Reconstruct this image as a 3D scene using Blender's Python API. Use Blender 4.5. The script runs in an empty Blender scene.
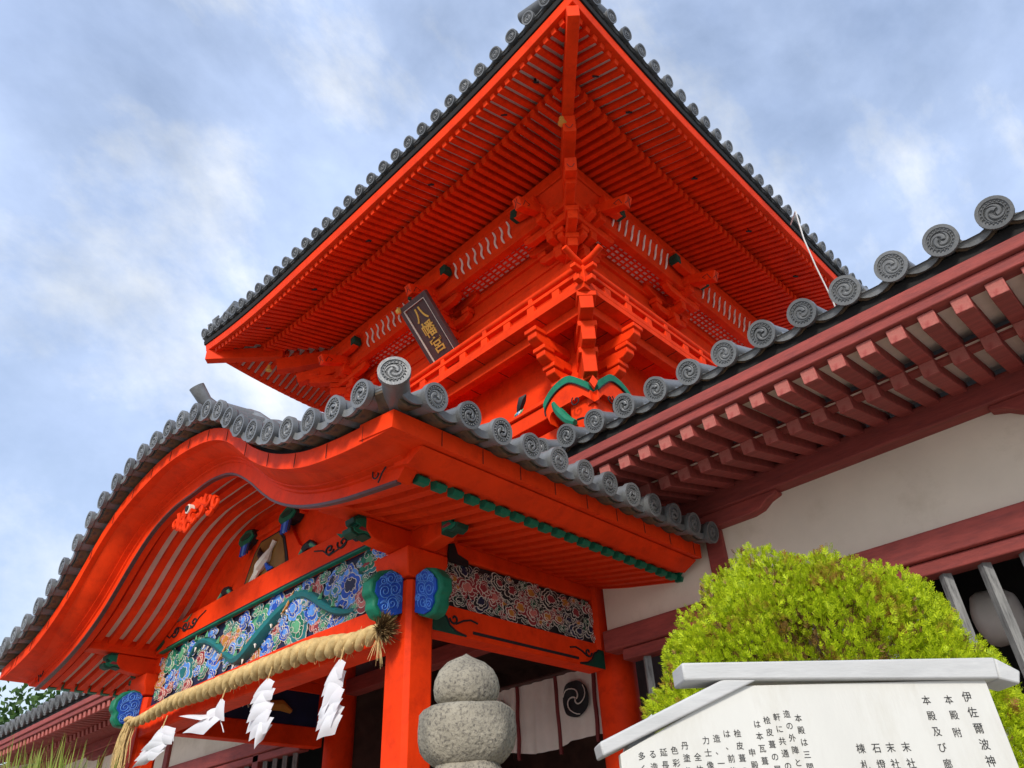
import bpy, bmesh, math, random
from mathutils import Vector, Matrix, noise
rnd = random.Random(7)
R = math.radians
C = bpy.context.scene.collection
scene = bpy.context.scene

# ------------------------------------------------------------------ camera
cd = bpy.data.cameras.new('camera'); cam = bpy.data.objects.new('camera', cd); C.objects.link(cam)
YAW, PITCH, ROLL = R(43.3), R(34.65), R(-3.1)
fw = Vector((-math.sin(YAW)*math.cos(PITCH), math.cos(YAW)*math.cos(PITCH), math.sin(PITCH)))
r0 = Vector((math.cos(YAW), math.sin(YAW), 0)); u0 = r0.cross(fw)
rr = r0*math.cos(ROLL) + u0*math.sin(ROLL); uu = -r0*math.sin(ROLL) + u0*math.cos(ROLL)
cam.matrix_world = Matrix(((rr.x, uu.x, -fw.x, 0), (rr.y, uu.y, -fw.y, 0), (rr.z, uu.z, -fw.z, 0), (0, 0, 0, 1)))
cd.sensor_width = 36; cd.lens = 745/1024*36; cd.clip_start = .05; cd.clip_end = 3000
scene.camera = cam
# ------------------------------------------------------------------ sky and sun
SUN_EL, SUN_AZ = R(30), R(150)          # azimuth measured clockwise from +y
w = bpy.data.worlds.new('World'); scene.world = w; w.use_nodes = True
nt = w.node_tree; N = nt.nodes; L = nt.links; N.clear()
out = N.new('ShaderNodeOutputWorld'); mixs = N.new('ShaderNodeMixShader')
sky = N.new('ShaderNodeTexSky'); sky.sky_type = 'NISHITA'; sky.sun_disc = False
sky.sun_elevation = SUN_EL; sky.sun_rotation = SUN_AZ; sky.air_density = 1.2; sky.dust_density = 1.5
bg1 = N.new('ShaderNodeBackground'); bg1.inputs[1].default_value = .13
bg2 = N.new('ShaderNodeBackground'); bg2.inputs[1].default_value = .97
tc = N.new('ShaderNodeTexCoord'); mp = N.new('ShaderNodeMapping'); mp.inputs['Scale'].default_value = (1.0, 1.0, 1.5)
mp.inputs['Location'].default_value = (.35, .1, .2)
n1 = N.new('ShaderNodeTexNoise'); n1.inputs['Scale'].default_value = 1.9; n1.inputs['Detail'].default_value = 8; n1.inputs['Roughness'].default_value = .58
n1.inputs['Distortion'].default_value = .15
n2 = N.new('ShaderNodeTexNoise'); n2.inputs['Scale'].default_value = 2.3; n2.inputs['Detail'].default_value = 11; n2.inputs['Roughness'].default_value = .62
n2.inputs['Distortion'].default_value = .1
cr1 = N.new('ShaderNodeValToRGB'); cr1.color_ramp.elements[0].position = .36; cr1.color_ramp.elements[1].position = .62
cr1.color_ramp.elements[0].color = (.38, .38, .38, 1); cr1.color_ramp.elements[1].color = (.95, .95, .95, 1)
cr2 = N.new('ShaderNodeValToRGB'); cr2.color_ramp.elements[0].position = .38; cr2.color_ramp.elements[1].position = .66
cr2.color_ramp.elements[0].color = (.48, .60, .87, 1); cr2.color_ramp.elements[1].color = (.92, .95, .98, 1)
e = cr2.color_ramp.elements.new(.52); e.color = (.54, .66, .92, 1)
L.new(tc.outputs['Generated'], mp.inputs[0]); L.new(mp.outputs[0], n1.inputs[0]); mp2 = N.new('ShaderNodeMapping'); mp2.inputs['Scale'].default_value = (1.5, .75, 1.0); mp2.inputs['Rotation'].default_value = (.3, .2, .9); L.new(tc.outputs['Generated'], mp2.inputs[0]); L.new(mp2.outputs[0], n2.inputs[0])
L.new(n1.outputs[0], cr1.inputs[0]); L.new(n2.outputs[0], cr2.inputs[0])
L.new(sky.outputs[0], bg1.inputs[0]); L.new(cr2.outputs[0], bg2.inputs[0])
L.new(cr1.outputs[0], mixs.inputs[0]); L.new(bg1.outputs[0], mixs.inputs[1]); L.new(bg2.outputs[0], mixs.inputs[2])
L.new(mixs.outputs[0], out.inputs[0])
sd = bpy.data.lights.new('sun', 'SUN'); sd.energy = 2.3; sd.angle = R(11); sd.color = (1, .95, .88)
so = bpy.data.objects.new('sun', sd); C.objects.link(so)
sdir = Vector((math.sin(SUN_AZ)*math.cos(SUN_EL), math.cos(SUN_AZ)*math.cos(SUN_EL), math.sin(SUN_EL)))
so.rotation_euler = sdir.to_track_quat('Z', 'Y').to_euler()
so.location = sdir*60
scene.view_settings.view_transform = 'Standard'; scene.view_settings.look = 'None'
scene.view_settings.exposure = .42; scene.view_settings.gamma = 1; scene.view_settings.use_curve_mapping = False
scene.render.engine = 'CYCLES'

# ------------------------------------------------------------------ materials
MATS = {}
def mat(name, col, rough=.6, var=.12, vscale=3.0, bump=.15, bscale=40.0, col2=None, stretch=(1, 1, 1), c2pos=(.45, .7), spec=.4, trans=0, metal=0, vs2=2.3, orand=0):
    m = bpy.data.materials.new(name); m.use_nodes = True
    t = m.node_tree; b = t.nodes['Principled BSDF']
    b.inputs['Roughness'].default_value = rough; b.inputs['Specular IOR Level'].default_value = spec
    b.inputs['Metallic'].default_value = metal
    co = t.nodes.new('ShaderNodeTexCoord'); mp = t.nodes.new('ShaderNodeMapping'); mp.inputs['Scale'].default_value = stretch
    t.links.new(co.outputs['Object'], mp.inputs[0])
    n = t.nodes.new('ShaderNodeTexNoise'); n.inputs['Scale'].default_value = vscale; n.inputs['Detail'].default_value = 6; n.inputs['Roughness'].default_value = .62
    t.links.new(mp.outputs[0], n.inputs[0])
    r = t.nodes.new('ShaderNodeValToRGB'); e = r.color_ramp.elements
    lo = tuple(max(0, c*(1-var)) for c in col); hi = tuple(min(1, c*(1+var)) for c in col)
    e[0].position = .3; e[0].color = lo+(1,); e[1].position = .7; e[1].color = hi+(1,)
    t.links.new(n.outputs[0], r.inputs[0]); src = r.outputs[0]
    if col2:
        n3 = t.nodes.new('ShaderNodeTexNoise'); n3.inputs['Scale'].default_value = vscale*vs2; n3.inputs['Detail'].default_value = 9; n3.inputs['Roughness'].default_value = .7
        t.links.new(mp.outputs[0], n3.inputs[0])
        r3 = t.nodes.new('ShaderNodeValToRGB'); r3.color_ramp.elements[0].position = c2pos[0]; r3.color_ramp.elements[1].position = c2pos[1]
        t.links.new(n3.outputs[0], r3.inputs[0])
        mx = t.nodes.new('ShaderNodeMix'); mx.data_type = 'RGBA'
        t.links.new(r3.outputs[0], mx.inputs[0]); t.links.new(src, mx.inputs[6]); mx.inputs[7].default_value = col2+(1,)
        src = mx.outputs[2]
    if orand:
        oi = t.nodes.new('ShaderNodeObjectInfo'); mr = t.nodes.new('ShaderNodeMapRange'); mr.inputs['To Min'].default_value = 1-orand; mr.inputs['To Max'].default_value = 1+orand
        t.links.new(oi.outputs['Random'], mr.inputs['Value']); hs = t.nodes.new('ShaderNodeHueSaturation')
        t.links.new(mr.outputs[0], hs.inputs['Value']); t.links.new(src, hs.inputs['Color']); src = hs.outputs[0]
    t.links.new(src, b.inputs['Base Color'])
    if bump:
        n2 = t.nodes.new('ShaderNodeTexNoise'); n2.inputs['Scale'].default_value = bscale; n2.inputs['Detail'].default_value = 5
        t.links.new(mp.outputs[0], n2.inputs[0])
        bp = t.nodes.new('ShaderNodeBump'); bp.inputs['Strength'].default_value = bump; bp.inputs['Distance'].default_value = .01
        t.links.new(n2.outputs[0], bp.inputs['Height']); t.links.new(bp.outputs[0], b.inputs['Normal'])
    if trans:
        tr = t.nodes.new('ShaderNodeBsdfTranslucent'); t.links.new(src, tr.inputs[0])
        ms = t.nodes.new('ShaderNodeMixShader'); ms.inputs[0].default_value = trans
        t.links.new(b.outputs[0], ms.inputs[1]); t.links.new(tr.outputs[0], ms.inputs[2])
        t.links.new(ms.outputs[0], t.nodes['Material Output'].inputs[0])
    MATS[name] = m
    return m
mat('vermilion', (.82, .044, .004), .6, .16, 2.6, .18, 30, col2=(.50, .022, .004), c2pos=(.50, .86), spec=.12, orand=.06)
mat('dark_red', (.32, .062, .050), .6, .22, 2.5, .3, 22, col2=(.20, .045, .042), c2pos=(.45, .75), stretch=(1, 6, 6), spec=.3, orand=.12)
mat('plaster', (.82, .72, .58), .85, .09, 1.0, .08, 60, col2=(.62, .52, .38), c2pos=(.5, .85), spec=.2)
mat('white_board', (.78, .66, .56), .8, .10, 4, .1, 30, spec=.2)
mat('tile', (.155, .16, .162), .40, .25, 5, .2, 60, col2=(.11, .11, .10), c2pos=(.45, .75), spec=.5, orand=.22)
mat('tile_under', (.13, .085, .045), .75, .35, 7, .3, 40, col2=(.05, .045, .04), c2pos=(.45, .65))
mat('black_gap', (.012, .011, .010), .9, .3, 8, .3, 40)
mat('black_paint', (.012, .012, .014), .6, .2, 8, 0)
mat('green', (.006, .16, .085), .55, .25, 9, .1, 50, spec=.3)
mat('dark_green', (.008, .06, .035), .6, .3, 9, .1, 50, spec=.3)
mat('light_green', (.10, .34, .17), .6, .2, 9, .1, 50)
mat('blue', (.012, .075, .42), .55, .2, 9, .1, 50, spec=.3)
mat('light_blue', (.10, .28, .70), .55, .2, 9, .1, 50, spec=.3)
mat('navy', (.008, .014, .05), .6, .3, 6, .1, 30)
mat('teal', (.01, .16, .17), .55, .2, 9, .1, 50)
mat('maroon', (.28, .03, .035), .6, .2, 9, .1, 50)
mat('pink', (.55, .16, .13), .6, .2, 9, .1, 50)
mat('ochre', (.50, .20, .03), .6, .2, 9, .1, 50)
mat('white_line', (.72, .66, .56), .6, .1, 9, 0, 50)
mat('gold', (.72, .42, .08), .4, .15, 10, .1, 60, metal=.2)
mat('gold_ground', (.22, .11, .02), .5, .2, 6, .1, 30)
mat('plaque_brown', (.085, .040, .038), .45, .25, 4, .15, 30, stretch=(8, 1, 1))
mat('stone', (.28, .25, .19), .9, .40, 5, .7, 70, col2=(.09, .08, .07), c2pos=(.49, .66), spec=.2, vs2=20)
mat('sign_board', (.62, .61, .555), .6, .05, 1.6, .10, 30, col2=(.50, .475, .40), c2pos=(.50, .95), spec=.2, stretch=(2.5, 2.5, .7))
mat('sign_trim', (.50, .50, .48), .6, .10, 3, .12, 30, col2=(.42, .42, .41), c2pos=(.5, .8), stretch=(1, 1, 6), spec=.3)
mat('text_black', (.03, .03, .03), .7, .1, 5, 0)
mat('straw', (.60, .43, .19), .85, .3, 14, .5, 120, col2=(.40, .26, .10), c2pos=(.5, .8), spec=.2)
mat('straw_dark', (.13, .075, .03), .9, .4, 20, .5, 120, spec=.2)
mat('paper', (.82, .82, .84), .8, .03, 5, 0, trans=.25)
mat('cloth', (.75, .68, .61), .9, .08, 4, .15, 200, spec=.1, trans=.1)
mat('cord_red', (.16, .02, .02), .7, .2, 5, 0)
mat('grey_wood', (.24, .24, .23), .8, .3, 3, .4, 30, col2=(.09, .09, .09), c2pos=(.5, .7), stretch=(8, 8, 1))
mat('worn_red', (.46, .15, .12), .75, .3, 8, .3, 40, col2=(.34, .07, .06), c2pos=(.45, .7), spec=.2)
mat('dark_wood', (.085, .040, .032), .8, .35, 4, .2, 20)
mat('gravel', (.42, .39, .35), .95, .2, 2, .5, 60, col2=(.28, .26, .225), c2pos=(.45, .7))
mat('cable_white', (.6, .6, .58), .6, .05, 5, 0)
mat('bark', (.10, .06, .035), .9, .3, 8, .5, 30)
def leafmat(name, c1, c2, c3, sc, tr=.35):
    m = bpy.data.materials.new(name); m.use_nodes = True; t = m.node_tree; b = t.nodes['Principled BSDF']
    b.inputs['Roughness'].default_value = .55; b.inputs['Specular IOR Level'].default_value = .25
    g = t.nodes.new('ShaderNodeNewGeometry'); co = t.nodes.new('ShaderNodeTexCoord')
    n = t.nodes.new('ShaderNodeTexNoise'); n.inputs['Scale'].default_value = sc; n.inputs['Detail'].default_value = 4
    t.links.new(co.outputs['Object'], n.inputs[0])
    r = t.nodes.new('ShaderNodeValToRGB'); e = r.color_ramp.elements
    e[0].position = 0; e[0].color = c1+(1,); e[1].position = 1; e[1].color = c2+(1,)
    t.links.new(g.outputs['Random Per Island'], r.inputs[0])
    r2 = t.nodes.new('ShaderNodeValToRGB'); r2.color_ramp.elements[0].position = .57; r2.color_ramp.elements[1].position = .66
    t.links.new(n.outputs[0], r2.inputs[0])
    mx = t.nodes.new('ShaderNodeMix'); mx.data_type = 'RGBA'; t.links.new(r2.outputs[0], mx.inputs[0])
    t.links.new(r.outputs[0], mx.inputs[6]); mx.inputs[7].default_value = c3+(1,)
    t.links.new(mx.outputs[2], b.inputs['Base Color'])
    tl = t.nodes.new('ShaderNodeBsdfTranslucent'); t.links.new(mx.outputs[2], tl.inputs[0])
    ms = t.nodes.new('ShaderNodeMixShader'); ms.inputs[0].default_value = tr
    t.links.new(b.outputs[0], ms.inputs[1]); t.links.new(tl.outputs[0], ms.inputs[2]); t.links.new(ms.outputs[0], t.nodes['Material Output'].inputs[0])
    MATS[name] = m
leafmat('thuja', (.27, .38, .007), (.62, .74, .02), (.34, .17, .035), 6.0)
leafmat('thuja_brown', (.10, .05, .015), (.34, .20, .06), (.16, .10, .02), 8, .2)
leafmat('grass', (.14, .24, .03), (.40, .50, .10), (.34, .36, .10), 3)
leafmat('tree_leaf', (.02, .06, .01), (.08, .15, .03), (.03, .07, .015), 2)

# ------------------------------------------------------------------ mesh builder
V3 = Vector
class MB:
    def __init__(s, *mats): s.v = []; s.f = []; s.m = []; s.mats = list(mats) or ['vermilion']
    def mi(s, name):
        if name is None: return 0
        if isinstance(name, int): return name
        if name not in s.mats: s.mats.append(name)
        return s.mats.index(name)
    def add(s, vs, fs, m=None):
        o = len(s.v); k = s.mi(m); s.v += [tuple(v) for v in vs]
        for f in fs: s.f.append(tuple(i+o for i in f)); s.m.append(k)
    def box(s, a, b, m=None):
        x0, y0, z0 = a; x1, y1, z1 = b
        s.add([(x0,y0,z0),(x1,y0,z0),(x1,y1,z0),(x0,y1,z0),(x0,y0,z1),(x1,y0,z1),(x1,y1,z1),(x0,y1,z1)],
              [(0,3,2,1),(4,5,6,7),(0,1,5,4),(1,2,6,5),(2,3,7,6),(3,0,4,7)], m)
    def bar(s, p0, p1, wd, ht, m=None, up=(0,0,1), taper=1):
        p0 = V3(p0); p1 = V3(p1); d = (p1-p0).normalized(); sd = d.cross(V3(up)).normalized(); u = sd.cross(d)
        vs = []
        for p, k in ((p0, 1), (p1, taper)):
            for a, b in ((-1,-1),(1,-1),(1,1),(-1,1)): vs.append(p + sd*a*wd/2*k + u*b*ht/2*k)
        s.add(vs, [(0,1,2,3),(7,6,5,4),(0,4,5,1),(1,5,6,2),(2,6,7,3),(3,7,4,0)], m)
    def prism(s, poly, o, u, v, n, depth, m=None, mside=None):
        o, u, v, n = V3(o), V3(u), V3(v), V3(n); k = len(poly)
        vs = [o+u*a+v*b for a, b in poly] + [o+u*a+v*b+n*depth for a, b in poly]
        s.add(vs, [tuple(range(k)), tuple(range(2*k-1, k-1, -1))], m)
        o2 = len(s.v)-2*k; mm = s.mi(mside if mside is not None else m)
        for i in range(k):
            j = (i+1) % k; s.f.append((o2+i, o2+k+i, o2+k+j, o2+j)); s.m.append(mm)
    def loft(s, secs, m=None, closed=True, cap=True):
        k = len(secs[0]); n = len(secs); vs = [p for sec in secs for p in sec]; fs = []
        for i in range(n-1):
            for j in range(k if closed else k-1):
                a = i*k+j; b = i*k+(j+1) % k; fs.append((a, b, b+k, a+k))
        if cap and closed: fs += [tuple(range(k-1, -1, -1)), tuple((n-1)*k+j for j in range(k))]
        s.add(vs, fs, m)
    def tube(s, pts, r, m=None, seg=8, flat=1, up=None):
        pts = [V3(p) for p in pts]; n = len(pts); secs = []; prev = None
        for i, p in enumerate(pts):
            d = (pts[min(i+1, n-1)]-pts[max(i-1, 0)]).normalized()
            if up is not None: b = d.cross(V3(up)).normalized()
            elif prev is None:
                b = d.cross(V3((0, 0, 1)) if abs(d.z) < .9 else V3((1, 0, 0))).normalized()
            else: b = (prev-d*prev.dot(d)).normalized()
            prev = b; c = b.cross(d); rad = r[i] if isinstance(r, (list, tuple)) else r
            secs.append([p + b*math.cos(2*math.pi*j/seg)*rad + c*math.sin(2*math.pi*j/seg)*rad*flat for j in range(seg)])
        s.loft(secs, m)
    def lathe(s, prof, ctr, axis='z', seg=24, m=None):
        ctr = V3(ctr); secs = []
        for rad, h in prof:
            sec = []
            for j in range(seg):
                a = 2*math.pi*j/seg; c, d = math.cos(a)*rad, math.sin(a)*rad
                sec.append(ctr + (V3((c, d, h)) if axis == 'z' else V3((c, h, d)) if axis == 'y' else V3((h, c, d))))
            secs.append(sec)
        s.loft(secs, m)
    def sheet(s, fn, nu, nv, m=None):
        vs = [fn(i/nu, j/nv) for i in range(nu+1) for j in range(nv+1)]
        s.add(vs, [(i*(nv+1)+j, (i+1)*(nv+1)+j, (i+1)*(nv+1)+j+1, i*(nv+1)+j+1) for i in range(nu) for j in range(nv)], m)
    def build(s, name, parent=None, bevel=0, smooth=35, recalc=True, **props):
        me = bpy.data.meshes.new(name); me.from_pydata(s.v, [], s.f)
        for k in s.mats: me.materials.append(MATS[k])
        me.polygons.foreach_set('material_index', s.m)
        if recalc:
            bm = bmesh.new(); bm.from_mesh(me); bmesh.ops.recalc_face_normals(bm, faces=bm.faces); bm.to_mesh(me); bm.free()
        if smooth:
            me.polygons.foreach_set('use_smooth', [True]*len(me.polygons)); me.set_sharp_from_angle(angle=R(smooth))
        o = bpy.data.objects.new(name, me); C.objects.link(o); WM[o] = Matrix.Identity(4)
        if bevel:
            b = o.modifiers.new('bevel', 'BEVEL'); b.width = bevel; b.segments = 2; b.limit_method = 'ANGLE'; b.angle_limit = R(40)
        if parent: attach(o, parent)
        for k, v in props.items(): o[k] = v
        return o
TJ = random.Random(21)
def jit(M): return M @ Matrix.Rotation(TJ.uniform(-3, 3), 4, 'Y') @ Matrix.Rotation(TJ.gauss(0, .018), 4, 'X') @ Matrix.Rotation(TJ.gauss(0, .018), 4, 'Z')
WM = {}
def attach(o, p): o.parent = p; o.matrix_parent_inverse = WM[p].inverted()
def put(o, M): o.matrix_basis = M; WM[o] = M.copy()
def thing(name, label, cat, loc, group=None):
    o = bpy.data.objects.new(name, None); C.objects.link(o); o.empty_display_size = .3
    put(o, Matrix.Translation(loc)); tag(o, label, cat, group); return o
def tag(o, label, cat, group=None, kind=None):
    o['label'] = label; o['category'] = cat
    if group: o['group'] = group
    if kind: o['kind'] = kind
def copy(o, M, parent):
    c = o.copy(); C.objects.link(c); put(c, M)
    if parent: attach(c, parent)
    return c
def frame(o, x, y, z):      # matrix from origin and axes
    x, y, z = V3(x), V3(y), V3(z); o = V3(o)
    return Matrix(((x.x, y.x, z.x, o.x), (x.y, y.y, z.y, o.y), (x.z, y.z, z.z, o.z), (0, 0, 0, 1)))
def interp(tab, x):
    if x <= tab[0][0]: (a, b), (c, d) = tab[0], tab[1]; return b+(d-b)*(x-a)/(c-a) if x < a else b
    for (a, b), (c, d) in zip(tab, tab[1:]):
        if x <= c: return b+(d-b)*(x-a)/(c-a)
    (a, b), (c, d) = tab[-2], tab[-1]; return d+(d-b)*(x-c)/(c-a)
def smoothtab(tab, x):      # cosine-free cubic (Catmull-Rom) interpolation
    n = len(tab)
    if x <= tab[0][0]: return tab[0][1]
    if x >= tab[-1][0]: return interp(tab, x)
    for i in range(n-1):
        if x <= tab[i+1][0]:
            x0, y0 = tab[i]; x1, y1 = tab[i+1]; t = (x-x0)/(x1-x0)
            m0 = (tab[i+1][1]-tab[i-1][1])/(tab[i+1][0]-tab[i-1][0]) if i else 0
            m1 = (tab[i+2][1]-y0)/(tab[i+2][0]-x0) if i+2 < n else (y1-y0)/(x1-x0)
            h = x1-x0; return (2*t**3-3*t*t+1)*y0+(t**3-2*t*t+t)*h*m0+(-2*t**3+3*t*t)*y1+(t**3-t*t)*h*m1
GZ = -1.6
# ------------------------------------------------------------------ ground
g = MB('gravel'); g.sheet(lambda a, b: (-900+1800*a, -900+1800*b, GZ), 4, 4); g.build('ground', smooth=0, kind='structure')

# ------------------------------------------------------------------ roof tiles (shared meshes)
def disc_relief(mb, r, y):     # tomoe crest in the plane y, facing -y
    mb.lathe([(r*.80, y+.004), (r*.80, y-.006), (r*1.0, y-.006), (r*1.0, y+.03)], (0, 0, 0), 'y', 28)
    for i in range(20):
        a = 2*math.pi*i/20; mb.lathe([(.05*r, y+.002), (.05*r, y-.005), (.02*r, y-.008)], (r*.68*math.cos(a), 0, r*.68*math.sin(a)), 'y', 6)
    mb.lathe([(r*.575, y+.002), (r*.575, y-.005), (r*.61, y-.005), (r*.61, y+.002)], (0, 0, 0), 'y', 24)
    for k in range(3):
        pts = []; rad = []
        for i in range(13):
            t = i/12; a = 2*math.pi*k/3 + t*3.2; q = r*(.17+.37*t); pts.append((q*math.cos(a), y, q*math.sin(a))); rad.append(r*(.125*(1-t)**.7+.022))
        mb.tube(pts, rad, seg=6, flat=.5, up=(0, 1, 0))
def round_tile(r, length, name='round_tile', parent=None):
    mb = MB('tile'); a = []
    mb.lathe([(r*.01, .0), (r*.9, .0), (r, -.004), (r, .035), (r*.86, .05), (r*.86, length)], (0, 0, 0), 'y', 24)
    disc_relief(mb, r, -.002)
    return mb.build(name, parent, smooth=40)
def pan_tile(width, length, r, parent=None, name='pan_tile'):   # hanging eave pan tile between two round tiles, faces -y
    mb = MB('tile', 'tile_under'); n = 8
    for dz, th, dy, m in ((.0, .016, .02, 'tile'), (-.020, .016, .035, 'tile'), (-.040, .018, .04, 'tile_under')):
        secs = []
        for i in range(n+1):
            x = -width/2+width*i/n; s = (2*i/n-1); z = .02*r + dz - .62*r*(1-s*s)
            secs.append([(x, dy, z), (x, length, z), (x, length, z+th), (x, dy, z+th)])
        mb.loft(secs, m)
    secs = []
    for i in range(n+1):      # decorated drop at the front
        x = -width/2+width*i/n; s = (2*i/n-1); z = .02*r-.62*r*(1-s*s)
        secs.append([(x, 0, z-.018-.012*(1-s*s)), (x, .022, z-.018-.012*(1-s*s)), (x, .022, z+.022), (x, 0, z+.022)])
    mb.loft(secs, 'tile')
    return mb.build(name, parent, smooth=40)

# ------------------------------------------------------------------ painted cloud relief
def cloud(mb, P, cu, cv, r, rot, lobes, cols, h0=0., sq=.75, rg=random.Random(1)):
    """P(u, v, h) -> point; a billowing cloud of several lobes, white lines round each tone and curls in the lobes"""
    lb = []
    for i in range(lobes):
        a = 2*math.pi*(i+rg.uniform(-.25, .25))/lobes; q = r*rg.uniform(.42, .66); lb.append((q*math.cos(a), q*math.sin(a), r*rg.uniform(.26, .42)))
    def outline(k, dx=0, dy=0):
        pts = []; n = 64
        for i in range(n):
            a = 2*math.pi*i/n; ca, sa = math.cos(a), math.sin(a); best = r*.35
            for x, y, q in lb:
                b = x*ca+y*sa; c = x*x+y*y-q*q; d = b*b-c
                if d > 0: best = max(best, b+math.sqrt(d))
            best *= k; x, y = best*ca+dx*r, (best*sa+dy*r)*sq
            pts.append((cu+x*math.cos(rot)-y*math.sin(rot), cv+x*math.sin(rot)+y*math.cos(rot)))
        return pts
    dx, dy = rg.uniform(-.12, .12), rg.uniform(-.12, .12); h = h0
    lw = min(.08, .010/r)
    for k, f, col in ((1, 0, 'white_line'), (1-lw, 0, cols[0]), (.70, .5, 'white_line'), (.70-lw, .5, cols[1]), (.42, 1, 'white_line'), (.42-lw, 1, cols[2])):
        pts = outline(k, dx*f, dy*f); h1 = h+.003; n = len(pts)
        mb.add([P(a, b, h0-.004) for a, b in pts]+[P(a, b, h1) for a, b in pts], [tuple(range(n, 2*n))]+[(i, (i+1) % n, n+(i+1) % n, n+i) for i in range(n)], col)
        h = h1
    for x, y, q in lb[::2]:
        sg = rg.choice((-1, 1)); pts = []
        for i in range(15):
            a = rot+sg*(i/14)*5.5+math.atan2(y, x); w_ = q*.72*(1-.8*i/14); u, v = x*.82+w_*math.cos(a), (y*.82+w_*math.sin(a))*sq
            pts.append(P(cu+u*math.cos(rot)-v*math.sin(rot), cv+u*math.sin(rot)+v*math.cos(rot), h+.001))
        mb.tube(pts, .0026, 'white_line', seg=3)
def carved_panel(name, parent, P, u0, u1, v0, v1, palettes, bgm, seed, n, rr, white_bits=None):
    mb = MB(bgm); rg = random.Random(seed)
    mb.add([P(u0, v0, 0), P(u1, v0, 0), P(u1, v1, 0), P(u0, v1, 0), P(u0, v0, -.03), P(u1, v0, -.03), P(u1, v1, -.03), P(u0, v1, -.03)],
           [(0,1,2,3),(4,7,6,5),(0,4,5,1),(1,5,6,2),(2,6,7,3),(3,7,4,0)], bgm)
    placed = []
    for _ in range(n*40):
        r = rg.uniform(*rr)*(1 if len(placed) < n*.35 else .6)
        u = rg.uniform(u0+r*.9, u1-r*.9); v = rg.uniform(v0+r*.60, v1-r*.60)
        if all((u-a)**2+((v-b)*1.25)**2 > (.50*(r+q))**2 for a, b, q in placed):
            placed.append((u, v, r))
            cloud(mb, P, u, v, r, rg.uniform(-.5, .5), rg.choice((5, 6, 7)), rg.choice(palettes), .004+rg.random()*.02, rg=rg)
        if len(placed) >= n: break
    return mb
def scroll(mb, P, pts, r, m='black_paint', h=.003):
    mb.tube([P(a, b, h) for a, b in pts], r, m, seg=5)
def spiral_pts(cu, cv, r, turns, a0, n=26, sgn=1):
    return [(cu+r*(1-.85*i/n)*math.cos(a0+sgn*turns*2*math.pi*i/n), cv+r*(1-.85*i/n)*math.sin(a0+sgn*turns*2*math.pi*i/n)) for i in range(n+1)]
# ================================================================== TWO-STOREY GATE
CX, YM = -7.12, 8.75
RT = [(3.9, -2.33), (3.97, -2.40), (4.08, -2.52), (4.17, -2.62), (4.78, -3.235), (5.6, -3.98), (5.72, -4.06), (6.28, -4.62), (6.4, -4.78), (8, -6.2)]
def hx(d): return interp(RT, d)-CX
def lift(t): return .28*max(0, (abs(t)-.38)/.62)**2
def ring(side, t, d, z):
    if side == 'F': return V3((CX+t*hx(d), d, z))
    if side == 'B': return V3((CX-t*hx(d), 2*YM-d, z))
    if side == 'R': return V3((CX+hx(d), YM+t*(YM-d), z))
    return V3((CX-hx(d), YM-t*(YM-d), z))
def ringband(mb, prof, k=1., n=40, m=None, sides='FRBL'):
    for sd in sides:
        mb.loft([[ring(sd, -1+2*i/n, d, z+k*lift(-1+2*i/n)) for d, z in prof] for i in range(n+1)], m)
gate = thing('two_storey_gate', 'tall vermilion two storey gate with wide tiled eaves, white lattice and a balcony rail', 'gate building', (CX, YM, GZ))
# roof surface
rf = MB('tile')
for sd in 'FRBL':
    rf.sheet(lambda a, b, sd=sd: (lambda d, t: ring(sd, t, d, 8.76+.42*(d-4)+.075*(d-4)**2+lift(t)*max(0, 1-(d-4)/2.2)))(4.0+3.9*b, -1+2*a), 40, 10)
ztop = 8.76+.42*3.9+.075*3.9**2
xh = hx(7.9)
rf.prism([(-.86, 0), (.86, 0), (0, 1.3)], (CX-xh-1.9, YM, ztop-.05), (0, 1, 0), (0, 0, 1), (1, 0, 0), 2*xh+3.8)
rf.bar((CX-xh-2, YM, ztop+1.42), (CX+xh+2, YM, ztop+1.42), .34, .5)
roof = rf.build('roof', gate)
for sx in (-1, 1):                                   # hip ridges with a demon tile end
    for sy in ('F', 'B'):
        pts = [ring(sy, sx*(1 if sy == 'F' else -1), d, 8.95+.42*(d-4)+.075*(d-4)**2+.28*max(0, 1-(d-4)/2.2)) for d in (4.15, 4.6, 5.2, 6, 7, 7.9)]
        h = MB('tile'); h.tube(pts, [.10, .12, .14, .15, .15, .15], seg=10)
        h.build('hip_ridge', roof)
        e = MB('tile'); p = pts[0]; d = (pts[0]-pts[1]).normalized()
        e.tube([p-d*.05, p+d*.12], .11, seg=14); e.tube([p+d*.02+V3((0, 0, .1)), p+d*.08+V3((0, 0, .22)), p+d*.0+V3((0, 0, .32))], [.06, .035, .018], seg=6)
        e.tube([p-d*.35+V3((0, 0, .06)), p-d*.18+V3((0, 0, .24)), p-d*.2+V3((0, 0, .38))], [.05, .04, .02], seg=6)
        e.build('ridge_end_tile', roof)
proto = proto_p = None
def slope_frame(p, outv, t, side, drop=.36):
    o = V3(outv); y = (-o + V3((0, 0, drop))).normalized(); x = V3((0, 0, 1)).cross(-y).normalized()
    z = x.cross(y)
    return frame(p, x, y, z)
OUT = {'F': (0, -1, 0), 'B': (0, 1, 0), 'R': (1, 0, 0), 'L': (-1, 0, 0)}
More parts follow.
